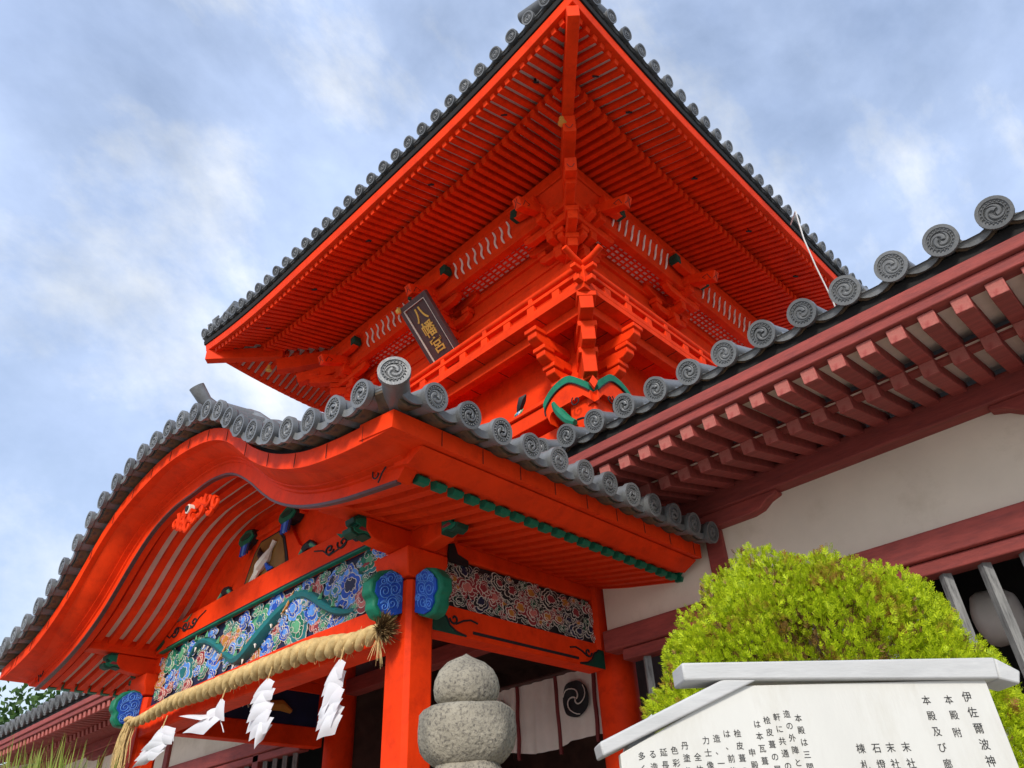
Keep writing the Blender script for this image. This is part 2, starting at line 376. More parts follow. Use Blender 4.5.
for sd in 'FRL':
    half = hx(3.97) if sd == 'F' else YM-3.97
    n = int(2*half/.302); 
    for i in range(n+1):
        t = -1+2*(i+.5)/(n+1); p = ring(sd, t, 3.97, 8.84+lift(t)); M = slope_frame(p, OUT[sd], t, sd)
        if proto is None: proto = round_tile(.092, 1.0, parent=roof); put(proto, M); attach(proto, roof)
        else: copy(proto, jit(M), roof)
        t2 = -1+2*(i+1)/(n+1)
        if i < n:
            M = slope_frame(ring(sd, t2, 4.0, 8.83+lift(t2)), OUT[sd], t2, sd)
            if proto_p is None: proto_p = pan_tile(.29, .5, .092, roof); put(proto_p, M); attach(proto_p, roof)
            else: copy(proto_p, M, roof)
m = MB('black_gap'); ringband(m, [(4.07, 8.69), (4.07, 8.745), (4.6, 8.93), (4.6, 8.72)]); m.build('eave_gap', gate)
m = MB('black_gap'); ringband(m, [(4.045, 8.603), (4.03, 8.69), (4.5, 8.80), (4.5, 8.70)]); m.build('eave_board', gate, bevel=.006)
m = MB(); ringband(m, [(4.09, 8.452), (4.065, 8.60), (4.30, 8.65), (4.21, 8.455)]); m.build('fascia', gate, bevel=.006)
m = MB('white_board'); ringband(m, [(4.20, 8.466), (4.20, 8.480), (4.95, 8.70), (4.95, 8.685)]); m.build('soffit', gate)
m = MB('white_board'); ringband(m, [(4.85, 8.55), (4.85, 8.57), (6.4, 8.96), (6.4, 8.94)], k=.6); m.build('soffit', gate)
m = MB(); ringband(m, [(4.80, 8.515), (4.80, 8.60), (4.92, 8.63), (4.92, 8.54)], k=.8); m.build('rafter_rail', gate)
# rafters
def rafter_mesh(w_, h_):
    mb = MB(); mb.box((0, -w_/2, 0), (1, w_/2, h_)); return mb
specs = []
for sd in 'FRLB':
    half0 = hx(4.17) if sd in 'FB' else YM-4.17
    k = int(half0/.135)
    for i in range(-k, k+1):
        s = i*.135+.02
        for tier, d0, z0, d1, z1, k0, k1 in (('hien', 4.17, 8.38, 4.93, 8.62, 1, .8), ('ji', 4.78, 8.41, 5.85, 8.68, .8, .1)):
            def half(d): return hx(d) if sd in 'FB' else YM-d
            if abs(s) > half(d0)-.10: continue
            dd = d1
            if abs(s) > half(d1)-.08:             # stops at the hip rafter
                a, b = d0, d1
                for _ in range(30):
                    mid = (a+b)/2
                    if half(mid)-.08 > abs(s): a = mid
                    else: b = mid
                dd = a
            if dd-d0 < .05: continue
            zz = z0+(z1-z0)*(dd-d0)/(d1-d0)
            p0 = ring(sd, s/half(d0), d0, z0+k0*lift(s/half(d0)))
            lk = k0+(k1-k0)*(dd-d0)/(d1-d0)
            p1 = ring(sd, s/half(dd), dd, zz+lk*lift(min(1, abs(s)/half(dd))))
            p1 = V3((p0.x, p1.y, p1.z)) if sd in 'FB' else V3((p1.x, p0.y, p1.z))
            d = p1-p0; y = V3((0, 0, 1)).cross(d).normalized(); z = d.cross(y).normalized()
            specs.append((p0.length + (50 if sd in 'LB' else 0), frame(p0, d, y, z*(.62 if tier == 'hien' else 1)), sd))
specs.sort(key=lambda q: q[0])
rp = rafter_mesh(.072, .104).build('rafter', gate, bevel=0)
put(rp, specs[0][1]); attach(rp, gate)
for q in specs[1:100]: copy(rp, q[1], gate)
m = MB()
for q in specs[100:]:
    M = q[1]; vs = [M @ V3(c) for c in ((0,-.036,0),(1,-.036,0),(1,.036,0),(0,.036,0),(0,-.036,.104),(1,-.036,.104),(1,.036,.104),(0,.036,.104))]
    m.add(vs, [(0,3,2,1),(4,5,6,7),(0,1,5,4),(1,2,6,5),(2,3,7,6),(3,0,4,7)])
o = m.build('rafter', gate); o['kind'] = 'stuff'
for sd in 'FR':
    for t in (-.72, -.36, 0, .36, .72, .86 if sd == 'F' else -.88):
        p = ring(sd, t, 4.5, 8.49+lift(t)); m = MB('black_paint'); m.tube([p+V3((0, 0, .05)), p+V3((0, 0, -.015))], .018, seg=8); m.tube([p+V3((-.03, -.03, -.02)), p+V3((.03, .03, -.02))], .014, seg=6); m.build('eave_hook', gate)
# hip rafters with stepped ends
def diag(sx, d, z): return V3((CX+sx*hx(d), d, z))
for sx in (1, -1):
    m = MB(); m.bar(diag(sx, 4.12, 8.60), diag(sx, 5.14, 8.62), .15, .22); m.build('hip_rafter', gate, bevel=.008)
    m = MB(); m.bar(diag(sx, 5.08, 8.31), diag(sx, 6.1, 8.60), .17, .26); m.build('hip_rafter', gate, bevel=.008)
    m = MB(); m.bar(diag(sx, 5.38, 8.00), diag(sx, 6.3, 8.42), .16, .20); m.build('tail_rafter', gate, bevel=.008)
    for k in range(2):
        m = MB('black_paint'); b = diag(sx, 5.375 if k else 5.075, 7.94 if k else 8.22); q = V3((sx*.707, .707, 0))
        u = V3((0, 0, 1)); sdv = V3((.707*sx, .707, 0)); 
        for a in (-1, 1): m.tube([b+V3((-sx*.0, 0, 0))+V3((.707, sx*.707, 0))*a*.05+u*.06-q*.004, b+V3((.707, sx*.707, 0))*a*.02-q*.004, b-q*.004-u*.01], .004, seg=4)
        m.build('end_scroll', gate)
    m = MB('gold'); b = diag(sx, 5.0, 8.45); m.lathe([(.005, .1), (.035, .08), (.04, .02), (.06, -.03), (.005, -.04)], b+V3((-.14, .02, -.1)), 'z', 12); m.build('wind_bell', gate)
# purlin, coved ribs, lattice ceiling
m = MB(); ringband(m, [(5.72, 8.40), (5.72, 8.62), (5.86, 8.66), (5.86, 8.40)], k=.08); m.build('eave_purlin', gate, bevel=.01)
m = MB(); ringband(m, [(5.745, 8.40), (5.80, 8.28), (5.84, 8.10), (5.88, 8.10), (5.88, 8.40)], k=0); m.build('coved_board', gate)
m = MB(); ringband(m, [(5.82, 7.96), (5.82, 8.10), (5.95, 8.10), (5.95, 7.96)], k=0); m.build('inner_rail', gate, bevel=.008)
m = MB('white_board'); ringband(m, [(5.94, 8.035), (5.94, 8.05), (6.35, 8.05), (6.35, 8.035)], k=0, n=8); m.build('ceiling_panel', gate)
def lattice(sd):
    mb = MB()
    half = hx(6.1)-.3 if sd == 'F' else YM-6.1-.3
    for j in range(5):
        d = 5.955+.075*j; mb.bar(ring(sd, -1, d, 8.029), ring(sd, 1, d, 8.029), .028, .012)
    n = int(2*half/.115)
    for i in range(n+1):
        s = -half+i*2*half/n
        a, b = (V3((CX+s, 5.95, 8.027)), V3((CX+s, 6.24, 8.027))) if sd == 'F' else (V3((CX+hx(5.95), YM+s, 8.027)), V3((CX+hx(6.24), YM+s, 8.027)))
        mb.bar(a, b, .036, .010)
    mb.build('lattice_ceiling', gate)
lattice('F'); lattice('R')
def s_ribs(sd, s0, s1, n):
    for i in range(n):
        s = s0+(s1-s0)*(i+.5)/n; mb = MB('white_board'); pts = []
        for k in range(9):
            q = k/8; d = 5.735+.105*q+.018*math.sin(q*6.28); z = 8.39-.275*q; off = .012*math.sin(q*6.28)
            pts.append(V3((CX+s+off, d, z)) if sd == 'F' else V3((CX+hx(d), YM+s+off, z)))
        mb.tube(pts, [.010]+[.017]*7+[.010], seg=6); mb.build('cove_rib', gate)
# wall, columns
m = MB('vermilion'); ringband(m, [(6.30, 6.1), (6.30, 8.95), (6.40, 8.95), (6.40, 6.1)], k=0, n=2); m.build('upper_wall', gate)
for z, h, d in ((7.86, .14, 6.25), (7.55, .10, 6.27), (7.22, .16, 6.24), (6.72, .12, 6.25), (6.34, .16, 6.24)):
    m = MB(); ringband(m, [(d, z), (d, z+h), (6.34, z+h), (6.34, z)], k=0, n=2); m.build('wall_beam', gate, bevel=.008)
for sx in (-1, 1):
    for y in (6.42, YM, 2*YM-6.42):
        m = MB(); m.lathe([(.17, 6.1), (.17, 7.4), (.14, 7.45)], (CX+sx*2.33, y, 0), 'z', 20); m.build('upper_pillar', gate)
# bracket clusters
def cluster(o, a, sides=(-1, 1)):
    """o: wall point at z 0, a: outward unit vector; along = horizontal direction of the wall"""
    o = V3(o); a = V3(a); b = V3((-a.y, a.x, 0)); parts = []
    m = MB()
    for d, z, hgt in ((.20, 7.50, .13), (.36, 7.72, .13), (.56, 7.96, .14)):
        m.bar(o+a*(-.05)+V3((0, 0, z)), o+a*d+V3((0, 0, z)), .12, hgt)
        for q in (d-.07,): m.bar(o+a*(q-.07)+V3((0, 0, z+.11)), o+a*(q+.07)+V3((0, 0, z+.11)), .17, .09)
    m.build('bracket_arm', gate, bevel=.012)
    m = MB()
    for d, z, ln in ((.06, 7.66, .42), (.06, 7.93, .62), (.33, 7.88, .46)):
        secs = []
        for q in (-1, -.75, 0, .75, 1):
            y0 = z-.065+(.06 if abs(q) == 1 else 0); c = o+a*d+b*ln*q
            secs.append([c-a*.055+V3((0, 0, y0)), c+a*.055+V3((0, 0, y0)), c+a*.055+V3((0, 0, z+.065)), c-a*.055+V3((0, 0, z+.065))])
        m.loft(secs)
        for q in (-.85, 0, .85):
            c = o+a*d+b*ln*q; m.box((c.x-.08, c.y-.08, z+.066), (c.x+.08, c.y+.08, z+.15))
    m.build('cross_arm', gate, bevel=.012)
    m = MB('vermilion', 'dark_green'); d = .57
    for q in sides:
        secs = []
        for t, y0 in ((0, 8.18), (.28, 8.18), (.40, 8.21), (.44, 8.25)):
            c = o+a*d+b*t*q; secs.append([c-a*.06+V3((0, 0, y0)), c+a*.06+V3((0, 0, y0)), c+a*.06+V3((0, 0, 8.38)), c-a*.06+V3((0, 0, 8.38))])
        m.loft(secs)
        c = o+a*(d+.005)+b*.44*q
        m.bar(c-b*.10*q+V3((0, 0, 8.29)), c+b*.025*q+V3((0, 0, 8.31)), .15, .16, 'dark_green')
        m.box((c.x-.08, c.y-.08, 8.375), (c.x+.08, c.y+.08, 8.40))
    arm = m.build('purlin_bracket', gate, bevel=.008)
    m = MB(); m.bar(o+a*1.0+V3((0, 0, 7.92)), o-a*.05+V3((0, 0, 8.36)), .13, .17); t = m.build('tail_rafter', gate, bevel=.008)
    m = MB('black_paint'); c = o+a*1.003+V3((0, 0, 7.92)); d2 = (a*1.05-V3((0, 0, .44))).normalized(); u = b.cross(d2)
    for q in (-1, 1): m.tube([c+b*q*.055+u*.06, c+b*q*.01+u*.0, c+b*q*.02-u*.06], .004, seg=4)
    for q in (-1, 1):
        e0 = c-d2*.05+b*q*.067; m.tube([e0+u*.06, e0-d2*.08-u*.03, e0-d2*.16+u*.02, e0-d2*.1+u*.05], .005, seg=4)
    m.build('end_scroll', t)
YW = 6.28; XW = CX+hx(6.28)
cluster((CX+.02, YW, 0), (0, -1, 0))
for sx in (1, -1):
    cluster((CX+sx*2.42, YW, 0), (0, -1, 0), (-sx,)); cluster((CX+sx*hx(6.28), 6.40, 0), (sx, 0, 0), (sx,)); cluster((CX+sx*hx(6.28), YM-.1, 0), (sx, 0, 0))
    m = MB()
    for d, z, hgt in ((6.05, 7.48, .15), (5.85, 7.72, .15), (5.55, 7.98, .16)):
        m.bar(diag(sx, 6.4, z), diag(sx, d, z), .14, hgt); q = diag(sx, d+.06, z+.12); m.bar(q+V3((-.07*sx, .07, 0)), q+V3((.07*sx, -.07, 0)), .19, .09)
    m.build('corner_bracket', gate, bevel=.012)
for a, b in ((.5, 1.85), (-1.85, -.5)): s_ribs('F', a, b, 9)
for a, b in ((-2.05, -.55), (.35, 2.0)): s_ribs('R', a, b, 10)
# balcony
def bring(d, z, sd, t): return ring(sd, t, d, z)
m = MB(); ringband(m, [(5.60, 6.09), (5.60, 6.165), (6.4, 6.165), (6.4, 6.09)], k=0, n=2); bf = m
m = MB(); ringband(m, [(5.80, 6.088), (5.80, 5.94), (5.92, 5.94), (5.92, 6.088)], k=0, n=2); m.build('balcony_beam', gate, bevel=.008)
for name, z, hgt, d, ext in (('bottom_rail', 6.205, .075, 5.66, .16), ('middle_rail', 6.385, .055, 5.66, .20)):
    for sd in 'FRL':
        m = MB(); a, b = ring(sd, -1, d, z), ring(sd, 1, d, z); e = (b-a).normalized()*ext; m.bar(a-e, b+e, .085, hgt); m.build(name, gate, bevel=.008)
for sd in 'FRL':
    m = MB(); a, b = ring(sd, -1, 5.66, 6.52), ring(sd, 1, 5.66, 6.52); e = (b-a).normalized()
    m.tube([a-e*.32+V3((0, 0, .085)), a-e*.16+V3((0, 0, .02)), a, b, b+e*.16+V3((0, 0, .02)), b+e*.32+V3((0, 0, .085))], .042, seg=12); m.build('handrail', gate)
    ln = (b-a).length; k = int(ln/.42)
    for i in range(1, k):
        c = a+e*(ln*i/k)
        m = MB(); m.bar(c-e*.06+V3((0, 0, -.225)), c+e*.06+V3((0, 0, -.225)), .07, .12); 
        if i % 2 == 0: m.bar(c-e*.035+V3((0, 0, -.07)), c+e*.035+V3((0, 0, -.07)), .06, .11)
        m.build('rail_post', gate, bevel=.005)
for sx in (-1, 1):
    c = diag(sx, 5.66, 0); m = MB(); m.box((c.x-.06, c.y-.06, 6.16), (c.x+.06, c.y+.06, 6.44)); m.build('corner_post', gate, bevel=.006)
# dark seams of the balcony floor boards
m = bf
for i in range(11):
    x = CX-2.9+.58*i; m.box((x-.003, 5.605, 6.086), (x+.003, 6.3, 6.091), 'black_gap')
    y = 6.0+.52*i; m.box((CX+hx(6.3), y-.003, 6.086), (CX+hx(5.605), y+.003, 6.091), 'black_gap')
m.build('balcony_floor', gate)
# brackets under the balcony corners
def koshi(o, a):
    o = V3(o); a = V3(a); b = V3((-a.y, a.x, 0)); m = MB()
    for d, z, hgt, wd in ((.16, 5.24, .12, .16), (.30, 5.42, .12, .15), (.46, 5.62, .13, .15), (.60, 5.84, .14, .15)):
        secs = []
        for q, y0 in ((-.1, 0), (d-.08, 0), (d, .05)):
            c = o+a*q; secs.append([c-b*wd/2+V3((0, 0, z-hgt/2+y0)), c+b*wd/2+V3((0, 0, z-hgt/2+y0)), c+b*wd/2+V3((0, 0, z+hgt/2)), c-b*wd/2+V3((0, 0, z+hgt/2))])
        m.loft(secs)
        c = o+a*(d-.07); m.box((c.x-.1, c.y-.1, z+.062), (c.x+.1, c.y+.1, z+.125))
    m.build('balcony_bracket', gate, bevel=.01)
for sx in (1, -1):
    koshi((CX+sx*hx(6.2), 6.55, 0), (sx, 0, 0)); koshi((CX+sx*(hx(6.2)-.35), 6.2, 0), (0, -1, 0)); koshi((CX+sx*hx(6.2), YM, 0), (sx, 0, 0))
    m = MB()
    for d, z, hgt in ((5.97, 5.32, .30), (5.84, 5.63, .22), (5.68, 5.93, .20)):
        m.bar(diag(sx, 6.5, z), diag(sx, d, z), .17, hgt); q = diag(sx, d+.08, z+hgt/2+.03); m.bar(q+V3((-.08*sx, .08, 0)), q+V3((.08*sx, -.08, 0)), .24, .08)
    m.build('corner_bracket', gate, bevel=.01)
koshi((CX, 6.2, 0), (0, -1, 0))
# lower storey
m = MB(); ringband(m, [(6.26, 5.15), (6.26, 6.1), (6.36, 6.1), (6.36, 5.15)], k=0, n=2); m.build('frieze_board', gate)
for z, h, d in ((4.93, .20, 6.06), (4.55, .24, 6.14), (5.14, .06, 6.02)):
    m = MB(); ringband(m, [(d, z), (d, z+h), (6.4, z+h), (6.4, z)], k=0, n=2); m.build('head_beam', gate, bevel=.01)
for sx in (-1, 1):
    for y in (6.28, YM, 2*YM-6.28):
        m = MB(); m.lathe([(.2, GZ), (.2, 4.8), (.17, 4.95)], (CX+sx*2.42, y, 0), 'z', 28); m.build('pillar', gate)
        m = MB('stone'); m.lathe([(.36, GZ), (.36, GZ+.12), (.26, GZ+.2)], (CX+sx*2.42, y, 0), 'z', 24); m.build('base_stone', gate)
    m = MB('dark_wood'); x = CX+sx*2.42; m.box((x-.06, 6.4, GZ), (x+.06, 2*YM-6.4, 4.8)); m.build('side_wall', gate)
m = MB('dark_wood'); m.box((CX-2.4, 9.6, GZ), (CX+2.4, 9.7, 4.8)); m.box((CX-2.4, 6.4, 3.2), (CX+2.4, 9.6, 3.3)); m.build('inner_wall', gate)
m = MB('dark_wood'); m.box((CX-2.25, 6.34, 2.62), (CX+2.25, 6.42, 4.55)); m.build('front_board', gate)
for z, h in ((2.45, .2), (3.5, .2)):
    m = MB('dark_red'); m.box((CX-2.24, 6.2, z), (CX+2.24, 6.40, z+h)); m.build('tie_beam', gate, bevel=.01)
# green cloud brackets on the front corner
def cloud_bracket(P, side):
    top = [(-.02, .0), (-.12, .10), (-.30, .245), (-.46, .255), (-.62, .19), (-.74, .07), (-.74, -.03)]
    def dense(pts, n=6):
        out_ = []
        for i in range(len(pts)-1):
            for k in range(n):
                t = k/n; p0 = pts[max(i-1, 0)]; p1 = pts[i]; p2 = pts[i+1]; p3 = pts[min(i+2, len(pts)-1)]
                out_.append(tuple(.5*((2*p1[j])+(-p0[j]+p2[j])*t+(2*p0[j]-5*p1[j]+4*p2[j]-p3[j])*t*t+(-p0[j]+3*p1[j]-3*p2[j]+p3[j])*t**3) for j in (0, 1)))
        return out_+[pts[-1]]
    tp = dense(top); m = MB('green')
    lw = [(a*.97, b-.105) for a, b in tp]
    m.loft([[P(a, b, .06), P(c, d, .06), P(c, d, -.12), P(a, b, -.12)] for (a, b), (c, d) in zip(tp, lw)])
    m.build('cloud_bracket', gate, bevel=.012)
    m = MB('vermilion', 'black_paint'); 
    m.tube([P(a*.97, b-.112, .062) for a, b in tp], .010, 'black_paint', seg=5)
    l2 = [(a*.90, min(b-.24, -.12)) for i, (a, b) in enumerate(tp)]
    m.loft([[P(a*.97, b-.10, .045), P(c, d, .045), P(c, d, -.12), P(a*.97, b-.10, -.12)] for (a, b), (c, d) in zip(tp, l2)])
    m.build('bracket_plate', gate)
    m = MB('green', 'black_paint')
    dr = dense([(-.60, .0), (-.56, -.10), (-.50, -.20), (-.40, -.34), (-.30, -.42)])
    m.tube([P(a, b, .03) for a, b in dr], [.032+.028*math.sin(3.0*i/len(dr)) for i in range(len(dr))], seg=8)
    m.tube([P(a, b, .07) for a, b in spiral_pts(-.22, -.16, .075, 1.2, 2.2)], .008, 'black_paint', seg=5)
    m.tube([P(a, b, .06) for a, b in [(-.24, -.42), (-.17, -.43), (-.10, -.46)]], .014, 'black_paint', seg=5)
    m.build('hanging_leaf', gate)
xg, yg, zg = CX+hx(5.98), 5.98, 5.0
cloud_bracket(lambda a, b, h: V3((xg+a, yg-h, zg+b)), 1)
cloud_bracket(lambda a, b, h: V3((xg+h, yg-a, zg+b)), 1)
m = MB(); m.prism([(-.05, 0), (0, .09), (.05, 0), (0, -.09)], (xg+.03, yg-.03, zg-.03), (.707, .707, 0), (0, 0, 1), (.707, -.707, 0), .05); m.build('bracket_boss', gate)
m = MB(); m.box((xg-.42, yg+.04, 4.5), (xg-.04, yg+.42, 4.99)); m.build('corner_block', gate, bevel=.03)
# painted frog-leg strut on the front of the lower storey
m = MB('black_paint', 'light_green', 'light_blue', 'white_line'); x0 = -5.62
m.tube([(x0-.02, 6.05, 5.22), (x0+.05, 6.04, 5.30), (x0+.10, 6.04, 5.40), (x0+.17, 6.04, 5.44)], [.008, .05, .06, .010], 'black_paint', seg=6)
for i, c in enumerate(('light_green', 'light_blue', 'white_line', 'light_green')): m.tube([(x0-.05+.035*i, 6.03, 5.18), (x0-.02+.035*i, 6.02, 5.20), (x0+.01+.035*i, 6.03, 5.24)], [.008, .016, .006], c, seg=6)
m.build('painted_strut', gate)
# ------------------------------------------------------------------ plaque
def text_mesh(body, size, matname, extrude=.004, bold=0):
    cu = bpy.data.curves.new('lettering', 'FONT'); cu.body = body; cu.size = size; cu.extrude = extrude; cu.offset = bold
    cu.align_x = 'CENTER'; cu.align_y = 'CENTER'
    to = bpy.data.objects.new('lettering', cu); C.objects.link(to)
    bpy.context.view_layer.update()
    me = bpy.data.meshes.new_from_object(to.evaluated_get(bpy.context.evaluated_depsgraph_get()))
    bpy.data.objects.remove(to); me.name = 'lettering'; me.materials.clear(); me.materials.append(MATS[matname]); return me
def letter_obj(me, M, parent, name='lettering'):
    o = bpy.data.objects.new(name, me); C.objects.link(o); put(o, M); attach(o, parent); return o
pt = V3((CX, 5.40, 7.80)); pb = V3((CX, 6.16, 6.98)); pz = (pt-pb).normalized(); px_ = V3((1, 0, 0)); pn = px_.cross(pz); 
if pn.y > 0: pn = -pn
PW, PH = .64, (pt-pb).length
plq = thing('name_plaque', 'dark brown hanging plaque with three gold characters, tilted out under the upper eaves', 'plaque', (CX, 5.9, 7.0))
def PP(a, b, h): return pb+px_*a+pz*b+pn*h
m = MB('plaque_brown'); m.add([PP(a, b, h) for h in (0, .03) for a, b in ((-PW/2+.05, .05), (PW/2-.05, .05), (PW/2-.05, PH-.05), (-PW/2+.05, PH-.05))], [(0,3,2,1),(4,5,6,7),(0,1,5,4),(1,2,6,5),(2,3,7,6),(3,0,4,7)]); m.build('board', plq)
m = MB('plaque_brown')
for a0, a1, b0, b1 in ((-PW/2, -PW/2+.085, 0, PH), (PW/2-.085, PW/2, 0, PH), (-PW/2+.085, PW/2-.085, 0, .085), (-PW/2+.085, PW/2-.085, PH-.085, PH)):
    m.add([PP(a, b, h) for h in (-.02, .06) for a, b in ((a0, b0), (a1, b0), (a1, b1), (a0, b1))], [(0,3,2,1),(4,5,6,7),(0,1,5,4),(1,2,6,5),(2,3,7,6),(3,0,4,7)])
fr = m.build('frame', plq, bevel=.006)
m = MB('white_line')
for a0, a1, b0, b1 in ((-PW/2+.078, -PW/2+.086, .08, PH-.08), (PW/2-.086, PW/2-.078, .08, PH-.08), (-PW/2+.086, PW/2-.086, PH-.086, PH-.078)):
    m.add([PP(a, b, .062) for a, b in ((a0, b0), (a1, b0), (a1, b1), (a0, b1))]+[PP(a, b, .03) for a, b in ((a0, b0), (a1, b0), (a1, b1), (a0, b1))], [(0,1,2,3),(0,4,5,1),(1,5,6,2),(2,6,7,3),(3,7,4,0)])
m.build('frame_line', fr)
m = MB('gold'); q = PP(-PW/2, PH-.02, .05); m.lathe([(.01, -.05), (.05, -.03), (.055, .03), (.01, .05)], q, 'x', 10); m.build('corner_fitting', plq)
for i, ch in enumerate('八幡宮'):
    M = frame(PP(0, PH-.27-.275*i, .035), px_, pz, pn) @ Matrix.Diagonal((1, 1, 1, 1))
    letter_obj(text_mesh(ch, .27, 'gold', .006, .003), M, plq)
# ------------------------------------------------------------------ lightning cable on the right eave
m = MB('cable_white'); m.tube([(-2.45, 9.2, 8.55), (-2.28, 9.05, 8.60), (-2.25, 8.95, 8.5), (-2.24, 8.86, 8.2), (-2.24, 8.80, 7.8), (-2.24, 8.88, 7.3), (-2.24, 9.08, 6.75), (-2.3, 9.3, 5.0), (-2.3, 9.4, 2.0)], .011, seg=8)
o = m.build('cable'); tag(o, 'thin pale cable hanging down from the edge of the tall gate roof', 'cable')
# ================================================================== ENTRANCE PORCH (undulating gable)
QX = -7.12
porch = thing('entrance_porch', 'vermilion porch with a wavy tiled gable, painted carvings and straw rope across its front', 'porch', (QX, 4.8, GZ))
ZB = [(0, 3.56), (.38, 3.56), (.75, 3.49), (1.0, 3.385), (1.3, 3.19), (1.57, 2.98), (1.83, 2.80), (2.14, 2.645), (2.45, 2.535), (2.85, 2.435), (3.22, 2.37), (3.5, 2.325)]
ZT = [(0, 3.915), (.3, 3.90), (.66, 3.845), (.93, 3.78), (1.2, 3.675), (1.45, 3.535), (1.68, 3.355), (1.97, 3.13), (2.35, 2.91), (2.77, 2.745), (3.1, 2.67), (3.43, 2.62), (3.85, 2.58)]
def zb(s): return smoothtab(ZB, abs(s))
def zt(s): return smoothtab(ZT, abs(s))
NS = 72
def barge_sec(q):
    """section of the gable boards at parameter q in -1..1"""
    sb, st = 3.5*q, 3.85*q; b, t = zb(sb), zt(st); H = t-b
    def p(k, y, f): return V3((QX+sb+(st-sb)*k, y, b+H*f))
    return p, b, t
m = MB()
m.loft([(lambda p: [p(0, 2.78, 0), p(0, 2.675, 0), p(.25, 2.675, .34), p(.27, 2.655, .36), p(.32, 2.655, .42), p(.36, 2.60, .45), p(.5, 2.60, .66), p(.5, 2.78, .66)])(barge_sec(-1+2*i/NS)[0]) for i in range(NS+1)])
m.build('gable_board', porch, smooth=50)
m = MB()
m.loft([(lambda p: [p(.38, 2.62, .45), p(.55, 2.52, .55), p(.75, 2.45, .62), p(.9, 2.42, .66), p(.9, 2.78, .72), p(.4, 2.78, .6)])(barge_sec(-1+2*i/NS)[0]) for i in range(NS+1)])
m.build('gable_cove', porch, smooth=60)
m = MB()
m.loft([[V3((QX+3.85*q, y, zt(3.85*q)+dz)) for y, dz in ((2.36, -.125), (2.35, 0), (2.75, .02), (2.75, -.12))] for q in [-1+2*i/NS for i in range(NS+1)]])
for k in range(-8, 9):       # board joints of the gable trim
    s = k*.43+.1; z = zt(s); m.box((QX+s-.0015, 2.348, z-.12), (QX+s+.0015, 2.352, z-.005), 'black_gap')
m.build('gable_trim', porch)
m = MB('plaque_brown')
m.loft([[V3((QX+3.5*q, y, zb(3.5*q)+dz)) for y, dz in ((2.668, -.012), (2.668, .010), (2.71, .004), (2.71, -.012))] for q in [-1+2*i/NS for i in range(NS+1)]])
m.build('gable_edging', porch)
# scroll line on the gable board ends
for sx in (-1, 1):
    m = MB('black_paint'); P = lambda a, b, h: V3((QX+sx*(3.40+a), 2.655-h, 2.47+b))
    scroll(m, P, [(.10, .10), (.03, .06), (.02, .0), (-.03, -.04), (-.07, -.10)], .006, h=.012); scroll(m, P, spiral_pts(-.09, -.02, .06, .6, 2.5, 12), .006, h=.012)
    m.build('end_scroll', porch)
# side eave boards
for sx in (-1, 1):
    X = lambda v: QX+sx*v
    m = MB(); m.loft([[V3((X(3.86), y, zt(3.85)-.125)), V3((X(3.87), y, zt(3.85))), V3((X(3.5), y, zt(3.5)+.02)), V3((X(3.5), y, zt(3.5)-.1))] for y in (2.35, 5.83)]); sf = m
    m = MB(); m.loft([[V3((X(3.80), y, zt(3.85)-.125)), V3((X(3.66), y, zt(3.85)-.20)), V3((X(3.60), y, 2.40)), V3((X(3.5), y, 2.42)), V3((X(3.5), y, 2.55))] for y in (2.64, 5.83)]); m.build('side_cove', porch, smooth=60)
    m = MB('black_gap'); m.loft([[V3((X(3.80), y, zt(3.85)+.001)), V3((X(3.80), y, zt(3.85)+.075)), V3((X(3.3), y, zt(3.3)+.08)), V3((X(3.3), y, zt(3.3)+.01))] for y in (2.40, 5.83)]); m.build('eave_gap', porch)
    m = sf
    for k in range(9): y = 2.75+.37*k; m.box((X(3.869)-.002, y-.0013, zt(3.85)-.12), (X(3.869)+.002, y+.0013, zt(3.85)-.004), 'black_gap')
    m.build('side_fascia', porch)
m = MB('black_gap'); m.loft([[V3((QX+3.8*q, y, zt(3.8*q)+dz)) for y, dz in ((2.40, .003), (2.40, .075), (2.75, .08), (2.75, .022))] for q in [-1+2*i/NS for i in range(NS+1)]]); m.build('eave_gap', porch)
# roof surface
ROOF = lambda s: zt(s)+.07
m = MB('tile'); m.sheet(lambda a, b: V3((QX-3.85+7.7*a, 2.36+3.7*b, ROOF(-3.85+7.7*a))), NS, 6); proof = m.build('roof', porch)
R0 = .097
# round tile rows running down to the side eaves
def row(sx, y, first):
    mb = MB('tile'); pts = [V3((sx*s, 0, ROOF(s)+.028+.10*max(0, min(1, (3.4-s)/1.2)))) for s in [.12+.2*i for i in range(19)]]
    mb.tube(pts, R0*.84, seg=12); return mb.build('round_tile_row', proof)
rows = {}
for sx in (-1, 1):
    for k in range(12):
        y = 2.534+.292*k
        if sx not in rows: rows[sx] = row(sx, y, True); put(rows[sx], Matrix.Translation((QX, y, 0))); attach(rows[sx], proof)
        else: copy(rows[sx], Matrix.Translation((QX, y, 0)), proof)
pt0 = round_tile(R0, .30, parent=proof); pp0 = pan_tile(.285, .32, R0, proof); used = [False, False]
def ptile(M):
    if not used[0]: used[0] = True; put(pt0, M); attach(pt0, proof)
    else: copy(pt0, jit(M), proof)
def ppan(M):
    if not used[1]: used[1] = True; put(pp0, M); attach(pp0, proof)
    else: copy(pp0, M, proof)
for sx in (-1, 1):
    for k in range(12):
        y = 2.534+.292*k; z = 2.585+.05*math.exp(-(y-2.4)/.6)+.03
        ptile(slope_frame((QX+sx*4.06, y, z), (sx, 0, 0), 0, 'R', .22))
        ppan(slope_frame((QX+sx*4.03, y-.146, z+.005), (sx, 0, 0), 0, 'R', .22))
